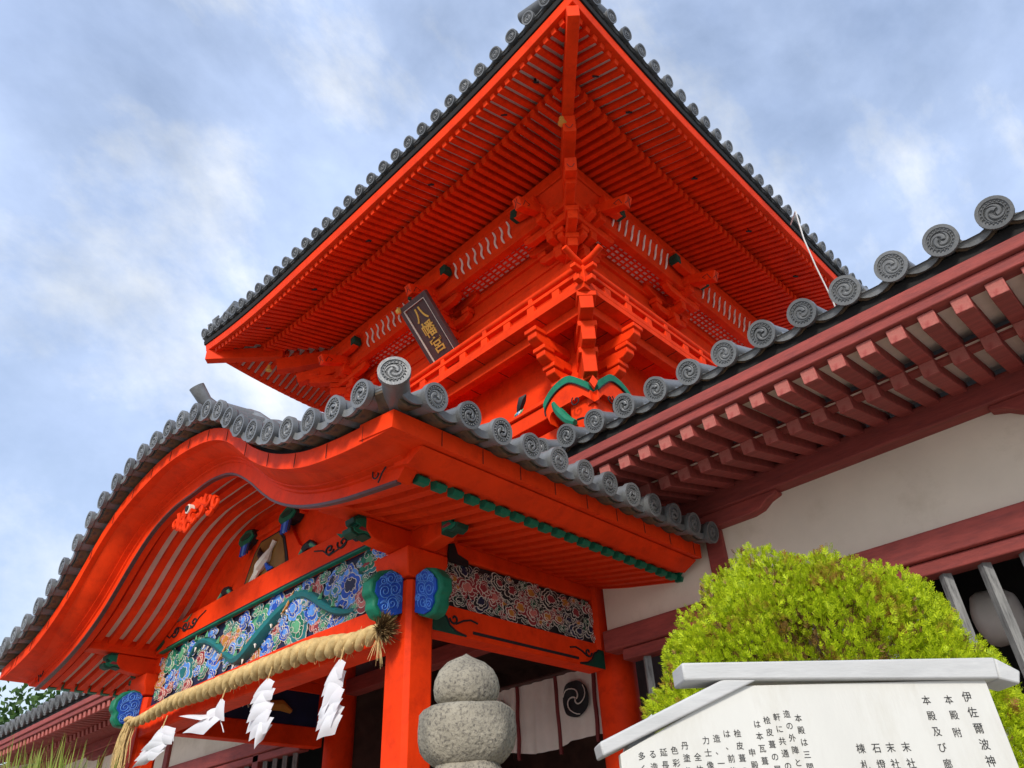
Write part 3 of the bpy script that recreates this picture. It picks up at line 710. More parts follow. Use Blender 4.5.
# round tiles along the wavy gable edge, facing the front
S = [0]; arc = [0]
while S[-1] < 3.9: 
    s = S[-1]+.01; arc.append(arc[-1]+math.hypot(.01, zt(s)-zt(S[-1]))); S.append(s)
def s_at(a): return interp(list(zip(arc, S)), a)
tot = interp(list(zip(S, arc)), 3.72); nt_ = 13
for k in range(-nt_, nt_+1):
    a = abs(k)/nt_*tot; s = math.copysign(s_at(a), k)
    nx = -(zt(s+.02)-zt(s-.02))/.04; z = zt(s)+.095+.06*min(1, abs(nx)); nrm = V3((nx, 0, 1)).normalized(); y = V3((0, 1, .10)).normalized(); x = y.cross(nrm).normalized(); zz = x.cross(y)
    ptile(frame(V3((QX+s, 2.19, z))+nrm*.01, x, y, zz))
    if k < nt_:
        a = abs(k+.5)/nt_*tot; s = math.copysign(s_at(a), k+.5); z = zt(s)+.105+.05*min(1, abs(zt(s+.02)-zt(s-.02))/.04)
        nx = -(zt(s+.02)-zt(s-.02))/.04; nrm = V3((nx, 0, 1)).normalized(); x = y.cross(nrm).normalized(); zz = x.cross(y)
        ppan(frame(V3((QX+s, 2.215, z)), x, y, zz))
for sx in (-1, 1):             # large corner tile and its ridge
    d = V3((sx*.75, -.66, -.05)).normalized(); x = d.cross(V3((0, 0, 1))).normalized(); x = -x; zz = x.cross(-d)
    c = round_tile(.102, .5, 'corner_tile', proof); put(c, frame((QX+sx*4.10, 2.17, 2.665), x, -d, zz)); attach(c, proof)
# ridge with demon tile and a raised round tile
m = MB('tile')
for z0, z1, wd in ((3.95, 4.26, .18), (4.27, 4.31, .21), (4.32, 4.45, .16), (4.46, 4.50, .19), (4.51, 4.55, .13)): m.box((QX-wd, 2.72, z0), (QX+wd, 6.0, z1))
m.tube([(QX, 2.7, 4.58), (QX, 6.0, 4.58)], .09, seg=14); m.build('ridge', proof, bevel=.006)
m = MB('tile'); m.tube([(QX+.02, 2.78, 4.60), (QX+.02, 2.60, 4.66), (QX+.02, 2.47, 4.80)], [.07, .075, .085], seg=18); m.build('ridge_round_tile', proof)
m = MB('tile')
out_ = [(-.34, -.10), (-.40, .02), (-.34, .10), (-.26, .08), (-.24, .2), (-.17, .30), (-.06, .34), (.06, .34), (.17, .30), (.24, .2), (.26, .08), (.34, .10), (.40, .02), (.34, -.10), (.12, -.06), (-.12, -.06)]
m.prism(out_, (QX, 2.63, 4.27), (1, 0, 0), (0, 0, 1), (0, 1, 0), .09)
for sx in (-1, 1):
    m.tube([V3((QX+sx*a, 2.61, 4.27+b)) for a, b in spiral_pts(.30, .0, .085, 1.3, 1.6)], .02, seg=6); m.tube([(QX+sx*.32, 2.59, 4.26), (QX+sx*.42, 2.77, 4.27)], .07, seg=12)
m.tube([V3((QX+.17*math.cos(a), 2.615, 4.37+.13*math.sin(a))) for a in [math.pi*i/10 for i in range(11)]], .025, seg=6)
m.lathe([(.01, -.05), (.07, -.04), (.09, 0)], (QX, 2.63, 4.39), 'y', 14); m.build('demon_tile', proof, smooth=40)
# curved rafters under the wavy roof and the pale boards between them
def soff(s): return zb(s)+.17*(1-.35*min(1, abs(s)/3.5))
m = MB('white_board'); m.sheet(lambda a, b: V3((QX-3.5+7*a, 2.70+3.2*b, soff(-3.5+7*a)+.004)), NS, 2); m.build('soffit', porch)
def rib(sx):
    mb = MB(); mb.loft([[V3((sx*s, -.038, soff(s)-.07)), V3((sx*s, .038, soff(s)-.07)), V3((sx*s, .038, soff(s)+.002)), V3((sx*s, -.038, soff(s)+.002))] for s in [.0+3.50*i/36 for i in range(37)]])
    return mb.build('rafter', porch, smooth=50)
def tip(sx):
    mb = MB('green', 'black_paint'); 
    pr = [(-.05, -.08), (-.02, -.085), (.0, -.05), (-.025, -.025), (-.0, .0), (-.05, .008), (-.08, .0), (-.08, -.078)]
    mb.prism(pr, (sx*3.57, -.046, soff(3.5)+.0), (sx, 0, 0), (0, 0, 1), (0, 1, 0), .092)
    return mb.build('painted_end', None)
for sx in (-1, 1):
    a = rib(sx); b = tip(sx); k = 0
    for i in range(21):
        y = 2.86+.155*i
        M = Matrix.Translation((QX, y, 0))
        if i == 0: put(a, M); attach(a, porch); put(b, M); attach(b, a)
        else: c = copy(a, M, porch); copy(b, M, c)
# pillars
PXR = -4.69; PXL = 2*QX-PXR; PY = 3.657; BYR = 6.12
def chamfer(w_, d_, z0, z1, x, y, m_, c=.035, tp=1.0):
    def sec(z, k): return [V3((x+a*k, y+b*k, z)) for a, b in ((-w_+c, -d_), (w_-c, -d_), (w_, -d_+c), (w_, d_-c), (w_-c, d_), (-w_+c, d_), (-w_, d_-c), (-w_, -d_+c))]
    m_.loft([sec(z0, tp), sec(z1, 1)])
for x in (PXR, PXL):
    m = MB(); chamfer(.148, .135, GZ+.25, 2.12, x, PY, m); m.build('pillar', porch, bevel=.004)
    m = MB('stone'); m.lathe([(.3, GZ), (.3, GZ+.15), (.22, GZ+.25)], (x, PY, 0), 'z', 20); m.build('base_stone', porch)
    m = MB(); chamfer(.135, .12, 1.95, 2.63, x, 5.98, m); m.build('rear_pillar', porch)
# bearing blocks and cross arms on the front pillars
for x, sx in ((PXR, 1), (PXL, -1)):
    m = MB()
    m.loft([[V3((x+a*k, PY+b*k, z)) for a, b in ((-1, -1), (1, -1), (1, 1), (-1, 1))] for k, z in ((.155, 2.14), (.17, 2.20), (.21, 2.27), (.21, 2.36))])
    m.build('bearing_block', porch, bevel=.01)
    for ax in ('x', 'y'):
        m = MB(); secs = []
        for q, y0 in ((-.52, .08), (-.44, .02), (-.30, 0), (.30, 0), (.44, .02), (.52, .08)):
            c = V3((x, PY, 2.37)); u = V3((1, 0, 0)) if ax == 'x' else V3((0, 1, 0)); v = V3((0, 1, 0)) if ax == 'x' else V3((1, 0, 0)); c = c+u*q
            secs.append([c-v*.075+V3((0, 0, y0)), c+v*.075+V3((0, 0, y0)), c+v*.075+V3((0, 0, .19)), c-v*.075+V3((0, 0, .19))])
        m.loft(secs); m.build('cross_arm', porch, bevel=.012)
    # main eave beam over the pillars, running back; ends painted green
    m = MB(); m.box((x-.11, 2.80, 2.565), (x+.11, 6.05, 2.84)); m.build('eave_beam', porch, bevel=.012)
    m = MB(); m.box((x-.5, PY-.08, 2.56), (x+.5, PY+.08, 2.72)); m.build('cross_arm', porch, bevel=.012)
    m = MB(); secs = []
    for q in range(9):
        s = abs(x+sx*(-.1+.62*q/8)-QX); secs.append([V3((QX+sx*s, y, z)) for y, z in ((PY-.13, 2.60), (PY+.13, 2.60), (PY+.13, soff(s)-.03), (PY-.13, soff(s)-.03))])
    m.loft(secs); m.build('gable_filler', porch)
    for yy, dirx, diry in ((PY-.02, 1, 0), (PY-.02, -1, 0), (PY, 0, -1)):   # green and black painted nose ends
        m = MB('green', 'dark_green', 'black_paint', 'maroon'); 
        u = V3((dirx, diry, 0)); n_ = V3((-diry, dirx, 0)) if diry else V3((0, -1, 0)); o_ = V3((x, yy, 2.47))+u*.46
        pr = [(0, .075), (.06, .10), (.13, .095), (.18, .06), (.17, .02), (.13, .01), (.15, -.02), (.20, -.03), (.19, -.07), (.13, -.09), (.07, -.06), (0, -.075)]
        m.prism(pr, o_-n_*.06, u, (0, 0, 1), n_, .12, 'dark_green')
        m.prism([(a*.8+.015, b*.75) for a, b in pr], o_-n_*.066, u, (0, 0, 1), n_, .132, 'green')
        m.prism([(.02, -.01), (.10, .0), (.13, -.03), (.08, -.035), (.02, -.03)], o_-n_*.07, u, (0, 0, 1), n_, .14, 'maroon')
        m.build('painted_nose', porch, bevel=.006)
# elephant-nose ends: blue spiral faces with a green rim
def nose(o_, u, n_):
    u, n_, o_ = V3(u), V3(n_), V3(o_); up = V3((0, 0, 1))
    K9 = .9; rim = [(.02, .20), (.12, .22), (.24, .18), (.33, .08), (.34, -.02), (.29, -.07), (.30, -.13), (.24, -.20), (.15, -.21), (.02, -.16)]
    m = MB('green', 'dark_green'); rim = [(a*.92, b*.95) for a, b in rim]; m.prism(rim, o_-n_*.06, u, up, n_, .12); t = m.build('nose_end', porch, bevel=.02)
    for sg in (-1, 1):
        m = MB('blue', 'light_blue'); f = [(.125+.145*math.cos(a), .01+.195*math.sin(a)) for a in [2*math.pi*i/26 for i in range(26)]]
        m.prism([(.125+(a-.15)*.86, b*.86) for a, b in rim], o_+n_*sg*.052, u, up, n_*sg, .024, 'blue')
        P = lambda a, b, h: o_+u*a+up*(b-.25*(a-.13))+n_*sg*(.077+h)
        for cu, cv, r in ((.13, .12, .05), (.09, .03, .05), (.18, .02, .055), (.11, -.08, .055), (.18, -.10, .04), (.06, .11, .03), (.20, .10, .035), (.05, -.05, .03)):
            m.tube([P(a, b, 0) for a, b in spiral_pts(cu, cv, r, 1.6, rnd.random()*6, 20, rnd.choice((-1, 1)))], .0042, 'light_blue', seg=4)
            m.tube([P(a, b, 0) for a, b in [(cu+r*1.18*math.cos(t_), cv+r*1.18*math.sin(t_)) for t_ in [.5+i*.3 for i in range(12)]]], .003, 'light_blue', seg=4)
        m.build('nose_face', t)
nose((PXR+.14, PY, 1.99), (1, 0, 0), (0, 1, 0)); nose((PXR, PY-.13, 1.99), (0, -1, 0), (1, 0, 0))
nose((PXL-.14, PY, 1.99), (-1, 0, 0), (0, 1, 0)); nose((PXL, PY-.13, 1.99), (0, -1, 0), (1, 0, 0))
# front beams and carved panel
FX0, FX1 = PXL+.14, PXR-.14
def rainbow(z0, z1, arch, name, y0, y1):
    m = MB(); m.loft([[V3((x, y0, z0+arch*c)), V3((x, y1, z0+arch*c)), V3((x, y1, z1+arch*c)), V3((x, y0, z1+arch*c))] for x, c in [(FX0+(FX1-FX0)*i/24, 1-abs(2*i/24-1)**2.6) for i in range(25)]])
    return m.build(name, porch, bevel=.012)
rainbow(1.68, 1.985, .03, 'front_beam', 3.535, 3.78)
ub = rainbow(2.585, 2.86, .025, 'front_beam', 3.53, 3.78)
m = MB('green'); m.loft([[V3((x, 3.522, 2.575+.022*c)), V3((x, 3.57, 2.575+.022*c)), V3((x, 3.57, 2.590+.022*c)), V3((x, 3.522, 2.590+.022*c))] for x, c in [(FX0+.12+(FX1-FX0-.24)*i/24, 1-abs(2*i/24-1)**2.6) for i in range(25)]]); m.build('green_moulding', porch)
m = MB('black_paint'); m.loft([[V3((x, 3.526, 2.592+.022*c)), V3((x, 3.6, 2.592+.022*c)), V3((x, 3.6, 2.610+.022*c)), V3((x, 3.526, 2.610+.022*c))] for x, c in [(FX0+.3+(FX1-FX0-.6)*i/24, 1-abs(2*i/24-1)**2.6) for i in range(25)]]); m.build('black_line', ub)
pal = [('blue', 'light_blue', 'blue'), ('light_blue', 'blue', 'navy'), ('blue', 'blue', 'light_blue'), ('teal', 'light_blue', 'teal'), ('green', 'teal', 'light_green'), ('light_blue', 'blue', 'light_blue'), ('maroon', 'pink', 'maroon'), ('green', 'light_green', 'teal'), ('teal', 'green', 'light_green'), ('ochre', 'pink', 'ochre')]
PF = lambda u, v, h: V3((u, 3.60-h, v))
m = carved_panel('carved_panel', porch, PF, FX0, FX1, 1.98, 2.62, pal, 'navy', 3, 85, (.14, .26))
cp = m.build('carved_panel', porch, smooth=0)
m = MB('teal', 'light_green', 'white_line', 'ochre'); pts = []       # dragon winding through the clouds
for i in range(90):
    t = i/89; pts.append(PF(FX0+.9+3.3*t, 2.28+.19*math.sin(t*11+.6), .010+.03*math.sin(t*17)))
m.tube(pts, [.03+.06*math.sin(math.pi*min(1, (i/89)*1.03))**.6 for i in range(90)], 'teal', seg=9, flat=.6)
for i in [j for j in range(6, 84) if j % 2 == 0 and (12 < j < 26 or 50 < j < 64 or j % 6 == 0)]:
    p, q = pts[i], pts[i+1]; d = (q-p).normalized(); n_ = V3((d.z, 0, -d.x)); m.tube([p+V3((0, -.04, 0))+n_*.045, p+V3((0, -.05, 0))+n_*.095], [.014, .002], 'white_line', seg=4)
    if i % 6 == 0: m.tube([p+V3((0, -.05, 0))-n_*.03, p+V3((0, -.04, 0))-n_*.10-d*.03], [.022, .004], 'light_green', seg=5)
for k in (22, 55):
    for a in range(9): 
        t = -.9+a*.22; p = pts[k]+V3((0, -.06, -.04)); m.tube([p, p+V3((.11*math.cos(t*1.3-1.2), -.01, .12*math.sin(t*1.3+.6)))], [.016, .004], 'white_line' if a % 2 else 'ochre', seg=5)
m.build('dragon_carving', cp)
# painted scrolls on the upper front beam ends
for sx, x in ((1, FX1), (-1, FX0)):
    m = MB('black_paint', 'dark_green', 'green'); P = lambda a, b, h: V3((x-sx*a*1.5, 3.528-h, 2.71+b*1.05))
    for cu, r, sg in ((.62, .055, 1), (.48, .06, -1), (.32, .065, 1)): scroll(m, P, spiral_pts(cu, .04, r, 1.25, 3.6 if sg > 0 else .4, 20, sg), .011)
    scroll(m, P, [(.80, .10), (.70, .06), (.62, -.02), (.50, .0), (.36, .07), (.22, .0), (.10, .09)], .007)
    m.prism([(0, .1), (.10, .07), (.18, -.02), (.12, -.06), (.0, -.09)], P(.02, 0, 0), (-sx, 0, 0), (0, 0, 1), (0, -1, 0), .006, 'dark_green')
    m.prism([(.62, .115), (.72, .12), (.84, .165), (.75, .09)], P(0, 0, 0), (-sx, 0, 0), (0, 0, 1), (0, -1, 0), .006, 'green')
    m.build('painted_scroll', ub)
# frog-leg strut with a white crane on gold ground, above the front beam
m = MB('black_paint', 'gold_ground', 'white_line', 'vermilion', 'teal', 'light_green', 'blue')
K = lambda a, b, h: V3((QX+a, 3.62-h, 2.90+b))
leg = [(-.98, .0), (-.80, .06), (-.62, .16), (-.48, .33), (-.40, .46), (-.28, .52), (.28, .52), (.40, .46), (.48, .33), (.62, .16), (.80, .06), (.98, .0)]
m.prism(leg, K(0, 0, -.06), (1, 0, 0), (0, 0, 1), (0, -1, 0), .06, 'vermilion')
inn = [(-.42, .0), (-.36, .16), (-.28, .34), (-.18, .44), (.18, .44), (.28, .34), (.36, .16), (.42, .0)]
m.prism([(a*1.10, b*1.05) for a, b in inn], K(0, 0, 0), (1, 0, 0), (0, 0, 1), (0, -1, 0), .010, 'black_paint')
m.prism(inn, K(0, 0, .004), (1, 0, 0), (0, 0, 1), (0, -1, 0), .012, 'gold_ground')
m.tube([K(-.20, .05, .03), K(-.06, .13, .05), K(.06, .19, .05), K(.10, .27, .04), K(.16, .35, .035)], [.015, .06, .055, .022, .028], 'white_line', seg=8)
for a in (-.3, 0, .3): m.tube([K(-.02, .14, .05), K(-.12+a*.1, .05+abs(a)*.05, .05), K(-.22+.2*a, .0, .04)], [.03, .025, .008], 'white_line', seg=6)
m.tube([K(.0, .2, .04), K(-.10, .27, .05), K(-.14, .36, .04)], [.05, .035, .008], 'black_paint', seg=6)
m.tube([K(.05, .12, .04), K(.12, .05, .04), K(.2, .04, .04)], [.02, .03, .01], 'blue', seg=6)
for sx in (-1, 1):
    for j, (c, r) in enumerate((('black_paint', .05), ('teal', .036), ('light_green', .022))): m.tube([K(sx*(1.0), .01, .01+.012*j), K(sx*.86, .085, .01+.012*j), K(sx*.78, .07, .01+.012*j), K(sx*.70, .02, .01+.012*j)], [r*.4, r, r, r*.5], c, seg=6)
m.build('frog_leg_strut', porch)
# small painted brackets above the strut and the ridge strut
for dx, z in ((-.42, 3.44), (.44, 3.42)):
    m = MB('dark_green', 'blue', 'green', 'black_paint', 'light_blue'); P = lambda a, b, h: V3((QX+dx+a, 3.55-h, z+b))
    pr = [(-.16, .06), (-.04, .11), (.10, .08), (.16, .0), (.08, -.06), (-.10, -.06), (-.17, -.0)]
    m.prism([(a*1.1, b*1.15) for a, b in pr], P(0, 0, -.1), (1, 0, 0), (0, 0, 1), (0, -1, 0), .1, 'black_paint'); m.prism(pr, P(0, 0, 0), (1, 0, 0), (0, 0, 1), (0, -1, 0), .015, 'green')
    m.prism([(a*.7, b*.4+.02) for a, b in pr], P(0, 0, .015), (1, 0, 0), (0, 0, 1), (0, -1, 0), .008, 'dark_green')
    for i, c in enumerate(('blue', 'light_blue', 'blue', 'navy')): m.prism([(-.10+.05*i, -.06), (-.05+.05*i, -.06), (-.065+.045*i, -.19), (-.11+.045*i, -.17)], P(0, 0, 0), (1, 0, 0), (0, 0, 1), (0, -1, 0), .012, c)
    m.build('painted_bracket', porch)
m = MB(); m.loft([[V3((QX+s, y, z)) for y, z in ((3.66, 2.84), (3.74, 2.84), (3.74, soff(s)), (3.66, soff(s)))] for s in [-2.5+5*i/40 for i in range(41)]]); m.build('gable_wall', porch)
m = MB(); m.box((QX-.65, 3.58, 3.41), (QX+.65, 3.72, 3.50)); m.build('ridge_beam', porch, bevel=.01)
# carved pendant under the gable crest
m = MB('vermilion', 'black_paint', 'white_line'); P = lambda a, b, h: V3((QX+a, 2.72-h, 3.49+b))
for sx in (-1, 1):
    for (a0, b0, r, tn, st) in ((.16, -.05, .075, 1.1, 2.5), (.36, -.10, .085, 1.1, 2.2), (.55, -.20, .08, 1.0, 2.0), (.72, -.34, .07, 1.0, 1.8), (.22, -.17, .06, 1.0, 4), (.46, -.24, .06, 1.0, 3.6)):
        if sx < 0 and a0 > .4 or a0 > .6: continue
        m.tube([P(sx*a, b, 0) for a, b in spiral_pts(a0, b0, r, tn, st, 16)], [.030-.018*i/16 for i in range(17)], 'vermilion', seg=6)
    m.tube([P(sx*a, b, -.01) for a, b in (((.0, -.02), (.2, -.06), (.4, -.13), (.6, -.26), (.78, -.40), (.86, -.50)) if sx > 2 else ((.0, -.02), (.1, -.04), (.18, -.07), (.25, -.11), (.3, -.15), (.34, -.2)))], [.025, .035, .035, .03, .022, .006], 'vermilion', seg=8)
P = lambda a, b, h: V3((QX+a, 2.72-h, 3.49+b))
for a0, b0, r in ((-.06, -.18, .07), (.06, -.18, .07), (0, -.27, .08), (-.12, -.24, .045), (.12, -.24, .045)): m.tube([P(a, b, .01) for a, b in spiral_pts(a0, b0, r, 1.0, 1.6, 14)], [.032-.018*i/14 for i in range(15)], 'vermilion', seg=6)
m.lathe([(.005, -.06), (.05, -.05), (.055, .0)], P(0, -.09, 0), 'y', 14, 'white_line'); m.lathe([(.028, -.066), (.034, -.062), (.034, -.04)], P(0, -.09, 0), 'y', 14, 'black_paint')
m.build('gable_pendant', porch)
# side beams with carved panels (right side seen from outside, left side from within)
for x, sx in ((PXR, 1), (PXL, -1)):
    fx = x+sx*.09; y0, y1 = PY+.13, 5.96
    m = MB(); m.box((x-.10, y0, 1.775), (x+.10, y1, 2.01)); lb = m.build('side_beam', porch, bevel=.012)
    m = MB(); m.box((x-.105, y0, 2.43), (x+.105, y1, 2.565)); m.build('side_beam', porch, bevel=.012)
    PS = lambda u, v, h, fx=fx, sx=sx: V3((fx-sx*.03+sx*h, u, v))
    pal2 = [('maroon', 'maroon', 'maroon'), ('maroon', 'maroon', 'pink'), ('black_paint', 'black_paint', 'maroon'), ('black_paint', 'dark_green', 'black_paint'), ('navy', 'black_paint', 'navy'), ('dark_green', 'green', 'dark_green'), ('black_paint', 'maroon', 'ochre')]
    m = carved_panel('carved_panel', porch, PS, y0, y1, 2.01, 2.43, pal2, 'black_paint', 11, 70, (.11, .19)); m.build('carved_panel', porch, smooth=0)
    if sx < 0: m = MB('navy', 'ochre', 'white_line'); m.box((x+.06, y0, 2.01), (x+.085, y1, 2.43)); 
    if sx < 0:
        PI = lambda a, b: V3((x+.09, a, 2.01+b))
        m.tube([PI(4.95, .12), PI(5.1, .2), PI(5.3, .22), PI(5.45, .16)], [.03, .06, .07, .03], 'ochre', seg=8); m.tube([PI(5.05, .18), PI(4.98, .30), PI(5.06, .33)], [.04, .05, .03], 'ochre', seg=8)
        for i in range(7): m.tube([PI(4.6+.07*i, .3-.03*i), PI(4.66+.06*i, .22-.02*i), PI(4.6+.08*i, .14)], [.01, .014, .005], 'white_line', seg=5)
        m.build('painted_panel', porch)
    m = MB('black_paint'); m.box((x+sx*.098, y0+.45, 1.815), (x+sx*.103, y1-.38, 1.84)); m.build('groove', lb)
    for yy, dy in ((y0, 1), (y1, -1)):
        m = MB('dark_green', 'black_paint'); P = lambda a, b, h: V3((x+sx*(.101+h), yy+dy*a, 1.775+b))
        pr = [(0, .0), (.36, .0), (.27, .025), (.20, .06), (.16, .12), (.10, .15), (.04, .20), (0, .215)]
        m.prism(pr, P(0, .004, 0), (0, dy, 0), (0, 0, 1), (sx, 0, 0), .006, 'dark_green')
        scroll(m, P, [(.37, .01), (.26, .03), (.19, .07), (.155, .13), (.10, .155), (.04, .21), (.0, .225)], .009, h=.006)
        scroll(m, P, spiral_pts(.24, .13, .05, 1.0, 3.2, 16), .009, h=.006); scroll(m, P, [(.26, .09), (.34, .13), (.42, .15), (.5, .135)], .008, h=.006)
        m.build('painted_corner', lb)
m = MB('black_paint', 'dark_green'); P = lambda a, b, h: V3((PXR+.11+h, PY+.3+a, 2.43+b)); m.prism([(-.02, -.06), (0, .10), (.06, .12), (.10, .03), (.22, .0), (.22, -.06)], P(0, 0, 0), (0, 1, 0), (0, 0, 1), (1, 0, 0), .012); m.build('painted_corner', porch)

# ================================================================== CORRIDORS
def corridor(sx, label):
    """sx=1: right of the gate; -1: its mirror on the left"""
    X = lambda x: x if sx > 0 else 2*CX-x
    xa, xb = -3.72, (3.0 if sx > 0 else 9.0)
    co = thing('shrine_corridor', label, 'corridor building', (X(1), 6.6, GZ))
    def bx(mb, x0, x1, y0, y1, z0, z1, mm=None): a, b = sorted((X(x0), X(x1))); mb.box((a, y0, z0), (b, y1, z1), mm)
    wx0 = -4.50
    m = MB('plaster'); bx(m, wx0, xb, 5.95, 6.05, 2.1, 3.1); bx(m, wx0, xb, 5.95, 6.05, GZ, .2); m.build('wall', co)
    m = MB('dark_red'); bx(m, wx0, xb, 5.86, 6.06, 1.905, 2.10); m.build('tie_beam', co, bevel=.012)
    m = MB('dark_red'); bx(m, wx0+.18, xb, 5.90, 6.06, 1.80, 1.90); m.build('tie_beam', co, bevel=.01)
    m = MB('dark_red'); bx(m, wx0+.18, xb, 5.88, 6.06, .2, .36); m.build('sill_beam', co, bevel=.01)
    m = MB('dark_red'); bx(m, -3.9, xb, 5.80, 6.02, 2.835, 3.03); m.build('wall_plate', co, bevel=.012)
    for i in range(4 if sx > 0 else 6):
        xc = -3.15+3.17*i
        m = MB('dark_red'); pr = [(-.72, .0), (-.72, -.03), (-.62, -.06), (-.54, -.115), (-.44, -.135), (.44, -.135), (.54, -.115), (.62, -.06), (.72, -.03), (.72, 0)]
        m.prism(pr, (X(xc), 5.84, 2.836), (1, 0, 0), (0, 0, 1), (0, 1, 0), .2); m.build('boat_bracket', co, bevel=.01)
        m = MB('dark_red'); bx(m, xc-.085, xc+.085, 5.90, 6.07, GZ, 2.70); m.build('post', co, bevel=.012)
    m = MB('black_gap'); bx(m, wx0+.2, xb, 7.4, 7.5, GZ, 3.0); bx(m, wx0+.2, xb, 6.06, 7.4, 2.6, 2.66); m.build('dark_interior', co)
    n = int((xb-wx0-.6)/.28)
    mb = MB('grey_wood'); mb.loft([[V3((a, b, z)) for a, b in ((0, -.045), (.045, 0), (0, .045), (-.045, 0))] for z in (.36, 1.81)]); bar = mb.build('window_bar', co)
    for i in range(min(n, 26)):
        M = Matrix.Translation((X(-4.11+.268*i), 5.99, 0))
        if i == 0: put(bar, M); attach(bar, co)
        else: copy(bar, M, co)
    # eaves
    m = MB('white_board'); a, b = sorted((X(xa), X(xb)))
    m.add([(a, 4.5, 2.918), (b, 4.5, 2.918), (b, 5.15, 3.035), (a, 5.15, 3.035)], [(0, 1, 2, 3)]); m.add([(a, 5.05, 2.925), (b, 5.05, 2.925), (b, 5.95, 3.14), (a, 5.95, 3.14)], [(0, 1, 2, 3)]); m.build('soffit', co)
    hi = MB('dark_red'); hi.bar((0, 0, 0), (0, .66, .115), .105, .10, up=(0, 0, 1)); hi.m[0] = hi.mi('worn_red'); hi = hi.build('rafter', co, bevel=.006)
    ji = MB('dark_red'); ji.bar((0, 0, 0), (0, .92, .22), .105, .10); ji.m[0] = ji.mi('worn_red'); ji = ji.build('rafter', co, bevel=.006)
    n = int((xb-xa)/.2)
    for i in range(min(n, 48)):
        x = xa+.1+.2*i
        for o_, y, z in ((hi, 4.47, 2.860), (ji, 5.02, 2.855)):
            M = Matrix.Translation((X(x), y, z))
            if i == 0: put(o_, M); attach(o_, co)
            else: copy(o_, M, co)
    m = MB('dark_red'); bx(m, xa, xb, 5.10, 5.19, 2.918, 2.975); m.build('rafter_rail', co)
    m = MB('dark_red'); m.loft([[V3((x, 4.43, 2.912)), V3((x, 4.42, 2.985)), V3((x, 4.50, 2.99)), V3((x, 4.55, 2.92))] for x in (a, b)]); m.build('fascia', co, bevel=.008)
    m = MB('dark_red'); m.loft([[V3((x, 4.385, 2.990)), V3((x, 4.375, 3.07)), V3((x, 4.55, 3.10)), V3((x, 4.55, 2.99))] for x in (a, b)]); m.build('fascia', co, bevel=.008)
    m = MB('black_gap'); m.loft([[V3((x, 4.40, 3.072)), V3((x, 4.40, 3.16)), V3((x, 5.0, 3.40)), V3((x, 5.0, 3.10))] for x in (a, b)]); m.build('eave_gap', co)
    m = MB('tile'); f = lambda y: 3.17+.40*(y-4.33)+.03*(y-4.33)**2
    m.sheet(lambda u, v: V3((a+(b-a)*u, 4.33+2.6*v, f(4.33+2.6*v))), 2, 10); m.sheet(lambda u, v: V3((a+(b-a)*u, 9.53-2.6*v, f(4.33+2.6*v))), 2, 10); crf = m.build('roof', co)
    m = MB('tile'); zr = f(6.93)
    for z0, z1, wd in ((-.05, .08, .19), (.09, .13, .22), (.14, .24, .16), (.25, .29, .2), (.30, .34, .13)): m.box((a, 6.93-wd, zr+z0), (b, 6.93+wd, zr+z1))
    m.tube([(a, 6.93, zr+.37), (b, 6.93, zr+.37)], .10, seg=12); m.build('ridge', crf)
    rt = MB('tile'); rt.tube([V3((0, y, f(y)+.04)) for y in [4.45+.25*i for i in range(10)]], .092, seg=10); rt = rt.build('round_tile_row', crf)
    dk = round_tile(.101, .4, parent=crf); pn_ = pan_tile(.30, .4, .107, crf)
    n = int((xb-xa)/.309)
    for i in range(n+1):
        x = -.039-.309*12+.309*i; M = slope_frame((X(x), 4.29, 3.225), (0, -1, 0), 0, 'F', .38); M2 = slope_frame((X(x+.1545), 4.33, 3.215), (0, -1, 0), 0, 'F', .38); M3 = Matrix.Translation((X(x), 0, 0))
        if i == 0:
            for o_, MM in ((dk, M), (pn_, M2), (rt, M3)): put(o_, MM); attach(o_, crf)
        else: copy(dk, jit(M), crf); copy(pn_, M2, crf); copy(rt, M3, crf)
    return co
corridor(1, 'dark red corridor building with pale plaster wall and grey window bars, right of porch')
corridor(-1, 'low dark red corridor building whose grey tiled roof shows left of the porch')
# ================================================================== STRAW ROPE AND PAPER STREAMERS
rope = thing('straw_rope', 'thick twisted straw rope sagging across the front of the porch under the carved panel', 'straw rope', (-7.1, 3.4, 1.8))
RP = [(-9.42, 1.86, .03), (-9.2, 1.80, .04), (-8.8, 1.80, .05), (-8.33, 1.835, .058), (-7.66, 1.82, .064), (-6.87, 1.81, .066), (-6.16, 1.80, .070), (-5.65, 1.785, .074), (-5.25, 1.735, .070), (-5.0, 1.71, .060), (-4.80, 1.715, .056), (-4.66, 1.72, .052)]
zt_ = [(a, b) for a, b, c in RP]; rt_ = [(a, c) for a, b, c in RP]
NR = 260
for k in range(3):
    m = MB('straw'); pts = []; rad = []
    for i in range(NR+1):
        x = RP[0][0]+(RP[-1][0]-RP[0][0])*i/NR; rr_ = 1.15*interp(rt_, x); a = 2*math.pi*(k/3)-x*2*math.pi/.40
        z = smoothtab(zt_, x)+rr_*.58*math.sin(a); y = 3.385+rr_*.58*math.cos(a)
        wob = 1+.22*noise.noise(V3((x*11, k*5, 0)))
        pts.append(V3((x, y, z))); rad.append(rr_*.56*wob)
    m.tube(pts, rad, seg=12); m.build('strand', rope, smooth=80)
m = MB('straw')
